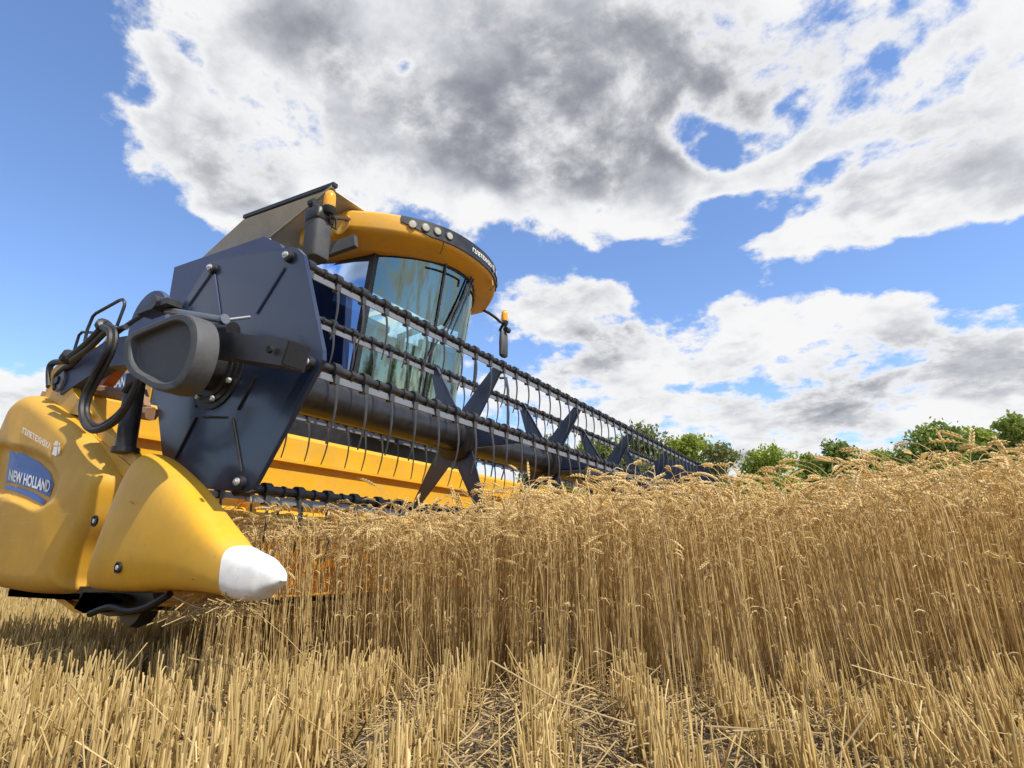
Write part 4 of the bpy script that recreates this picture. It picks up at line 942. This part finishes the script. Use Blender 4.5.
mb = MB(); mb.prism([(-4.50, 2.28), (-4.62, 2.28), (-4.74, 2.98), (-4.60, 3.0)], 1, YC-.24, YC+.24, bev=.02); mb.build('backrest', M['seat'], st, 35)
mb = MB(); mb.lathe([(.12, 0), (.10, .4), (.0, .44)], (-4.33, YC, 1.72), (0, 0, 1), 14); mb.build('seat_base', M['dark'], st)
mb = MB(); c = Vector((-3.86, YC, 2.42)); ax = Vector((-.35, 0, .94)).normalized(); u = Vector((0, 1, 0)); w = ax.cross(u)
mb.tube([c+(u*math.cos(t)+w*math.sin(t))*.19 for t in np.linspace(0, 2*PI, 25)], .014, 6); mb.tube([c-u*.18, c+u*.18], .012, 6); mb.tube([c, (-3.70, YC, 1.75)], .035, 8); mb.build('steering_wheel', M['dark'], ROOT)
mb = MB(); mb.prism([(-3.7, 1.72), (-3.66, 2.35), (-3.85, 2.45), (-4.4, 2.4), (-4.4, 1.72)], 1, YC+.36, YC+.60, bev=.02); mb.build('console', M['seat'], ROOT, 30)
# mirrors and beacons
def beacon(c, r, parent):
    mb = MB(); mb.lathe([(0, -.05), (r*.8, -.05), (r*1.1, -.02), (r*1.2, 0), (r*1.05, .01), (0, .01)], c, (0, 0, 1), 20); b = mb.build('beacon_base', M['black'], parent)
    mb = MB(); mb.lathe([(r*.95, .012), (r, .03), (r*.97, .10), (r*.85, .135), (r*.5, .155), (0, .16)], c, (0, 0, 1), 22); mb.build('amber_beacon', M['amber'], parent)
YM = 2.75
c = at(318, 243, 1, YM); c2 = at(317, 219, 1, YM); mb = MB()
def mirror(c, hw, hd, hz, cap=True):
    mb = MB(); base = [(math.copysign(abs(math.cos(t))**.5, math.cos(t)), math.copysign(abs(math.sin(t))**.5, math.sin(t))) for t in np.linspace(0, 2*PI, 25)[:-1]]
    prof = ((.80, -1), (.95, -.97), (1, -.90), (1, .45), (1.0, .5)); prof2 = ((1.02, .5), (1.12, .55), (1.14, .92), (1.02, .99), (.7, 1.0))
    mb.loft([[(c.x+b[0]*hd*s, c.y+b[1]*hw*s, c.z+hz*z) for b in base] for s, z in prof]); o = mb.build('mirror', M['greyplastic'], ROOT, 40)
    mb = MB(); mb.loft([[(c.x+b[0]*hd*s, c.y+b[1]*hw*s, c.z+hz*z) for b in base] for s, z in prof2]); mb.build('mirror_cap', M['black'], o, 40); return o
ml = mirror(at(317.5, 236, 1, YM), .085, .085, .215)
a = at(329, 208, 1, YM); beacon(a+Vector((0, 0, -.005)), .048, ml)
mb = MB(); rt = at(349, 219, 1, 3.18)
mb.tube([a+Vector((0, 0, -.05)), a+Vector((0, .05, -.06)), rt], .016, 8); mb.tube([a+Vector((.02, 0, -.08)), at(330, 226, 1, 2.8), at(336, 229, 1, 2.85), at(336, 215, 1, 2.85)], .009, 7)
mb.tube([at(313, 205, 1, YM), a], .017, 8); mb.lathe([(0, -.03), (.035, -.03), (.035, .03), (0, .03)], at(313, 203, 1, YM), (1, 0, 0), 10); mb.obox(rt+Vector((-.05, 0, .03)), rt+Vector((-.05, 0, -.11)), .08, .06)
mb.build('mirror_arm', M['black'], ml)
mb = MB(); mb.obox(at(328, 251, 1, 3.1), at(356, 241, 1, 3.16), .05, .11); mb.build('mirror_bracket', M['greyplastic'], ml)
YM2 = 5.75
c = at(503.5, 344, 1, YM2); mb = MB(); mb.loft([[(c.x+math.cos(t)*.045*s, c.y+math.sin(t)*.075*s, c.z+z) for t in np.linspace(0, 2*PI, 17)[:-1]] for s, z in ((.6, -.17), (.95, -.15), (1, 0), (.9, .13), (.6, .15))]); mr = mb.build('mirror', M['greyplastic'], ROOT, 40)
a = at(504.5, 322, 1, YM2); beacon(a, .042, mr)
mb = MB(); mb.tube([(-3.62, 5.30, 3.27), at(489, 313, 1, 5.35), at(496, 318, 1, 5.5), at(500, 322, 1, 5.6), a], .018, 7); mb.tube([a, at(500, 330, 1, YM2), c+Vector((0, 0, .1))], .02, 7); mb.lathe([(0, -.04), (.035, -.04), (.035, .04), (0, .04)], at(507, 330, 1, YM2), (0, 1, 0), 10); mb.build('mirror_arm', M['black'], mr)
mb = MB(); mb.tube([at(474, 385, 1, 5.2), at(476, 355, 1, 5.2), at(479, 352, 1, 5.2)], .015, 6); mb.tube([at(500, 378, 1, 5.5), at(506, 378, 1, 5.5), at(508, 390, 1, 5.5), at(508, 430, 1, 5.5)], .016, 6); mb.build('ladder_rail', M['greyplastic'], ROOT)

# ---------------- straw caught under the divider, and a few flattened stalks lying over the stubble
def caught():
    mb = MB()
    for i in range(90):
        c = at(random.uniform(176, 244), random.uniform(598, 612), 1, random.uniform(1.10, 1.30)); a = random.uniform(0, 6.28); L = random.uniform(.04, .11); d = Vector((math.cos(a), math.sin(a), random.uniform(-.9, .4))).normalized()*L
        mb.tube([c-d, c+Vector((0, 0, random.uniform(-.01, .015))), c+d], .0016, 3)
    o = mb.build('caught_straw', M['litter'], None, 0); tag(o, 'tangle of cut straw caught under the white tipped divider', 'straw', kind='stuff')
    a_ = o.data.attributes.new('tone', 'FLOAT', 'POINT'); a_.data.foreach_set('value', [random.uniform(.3, 1) for _ in o.data.vertices])
caught()
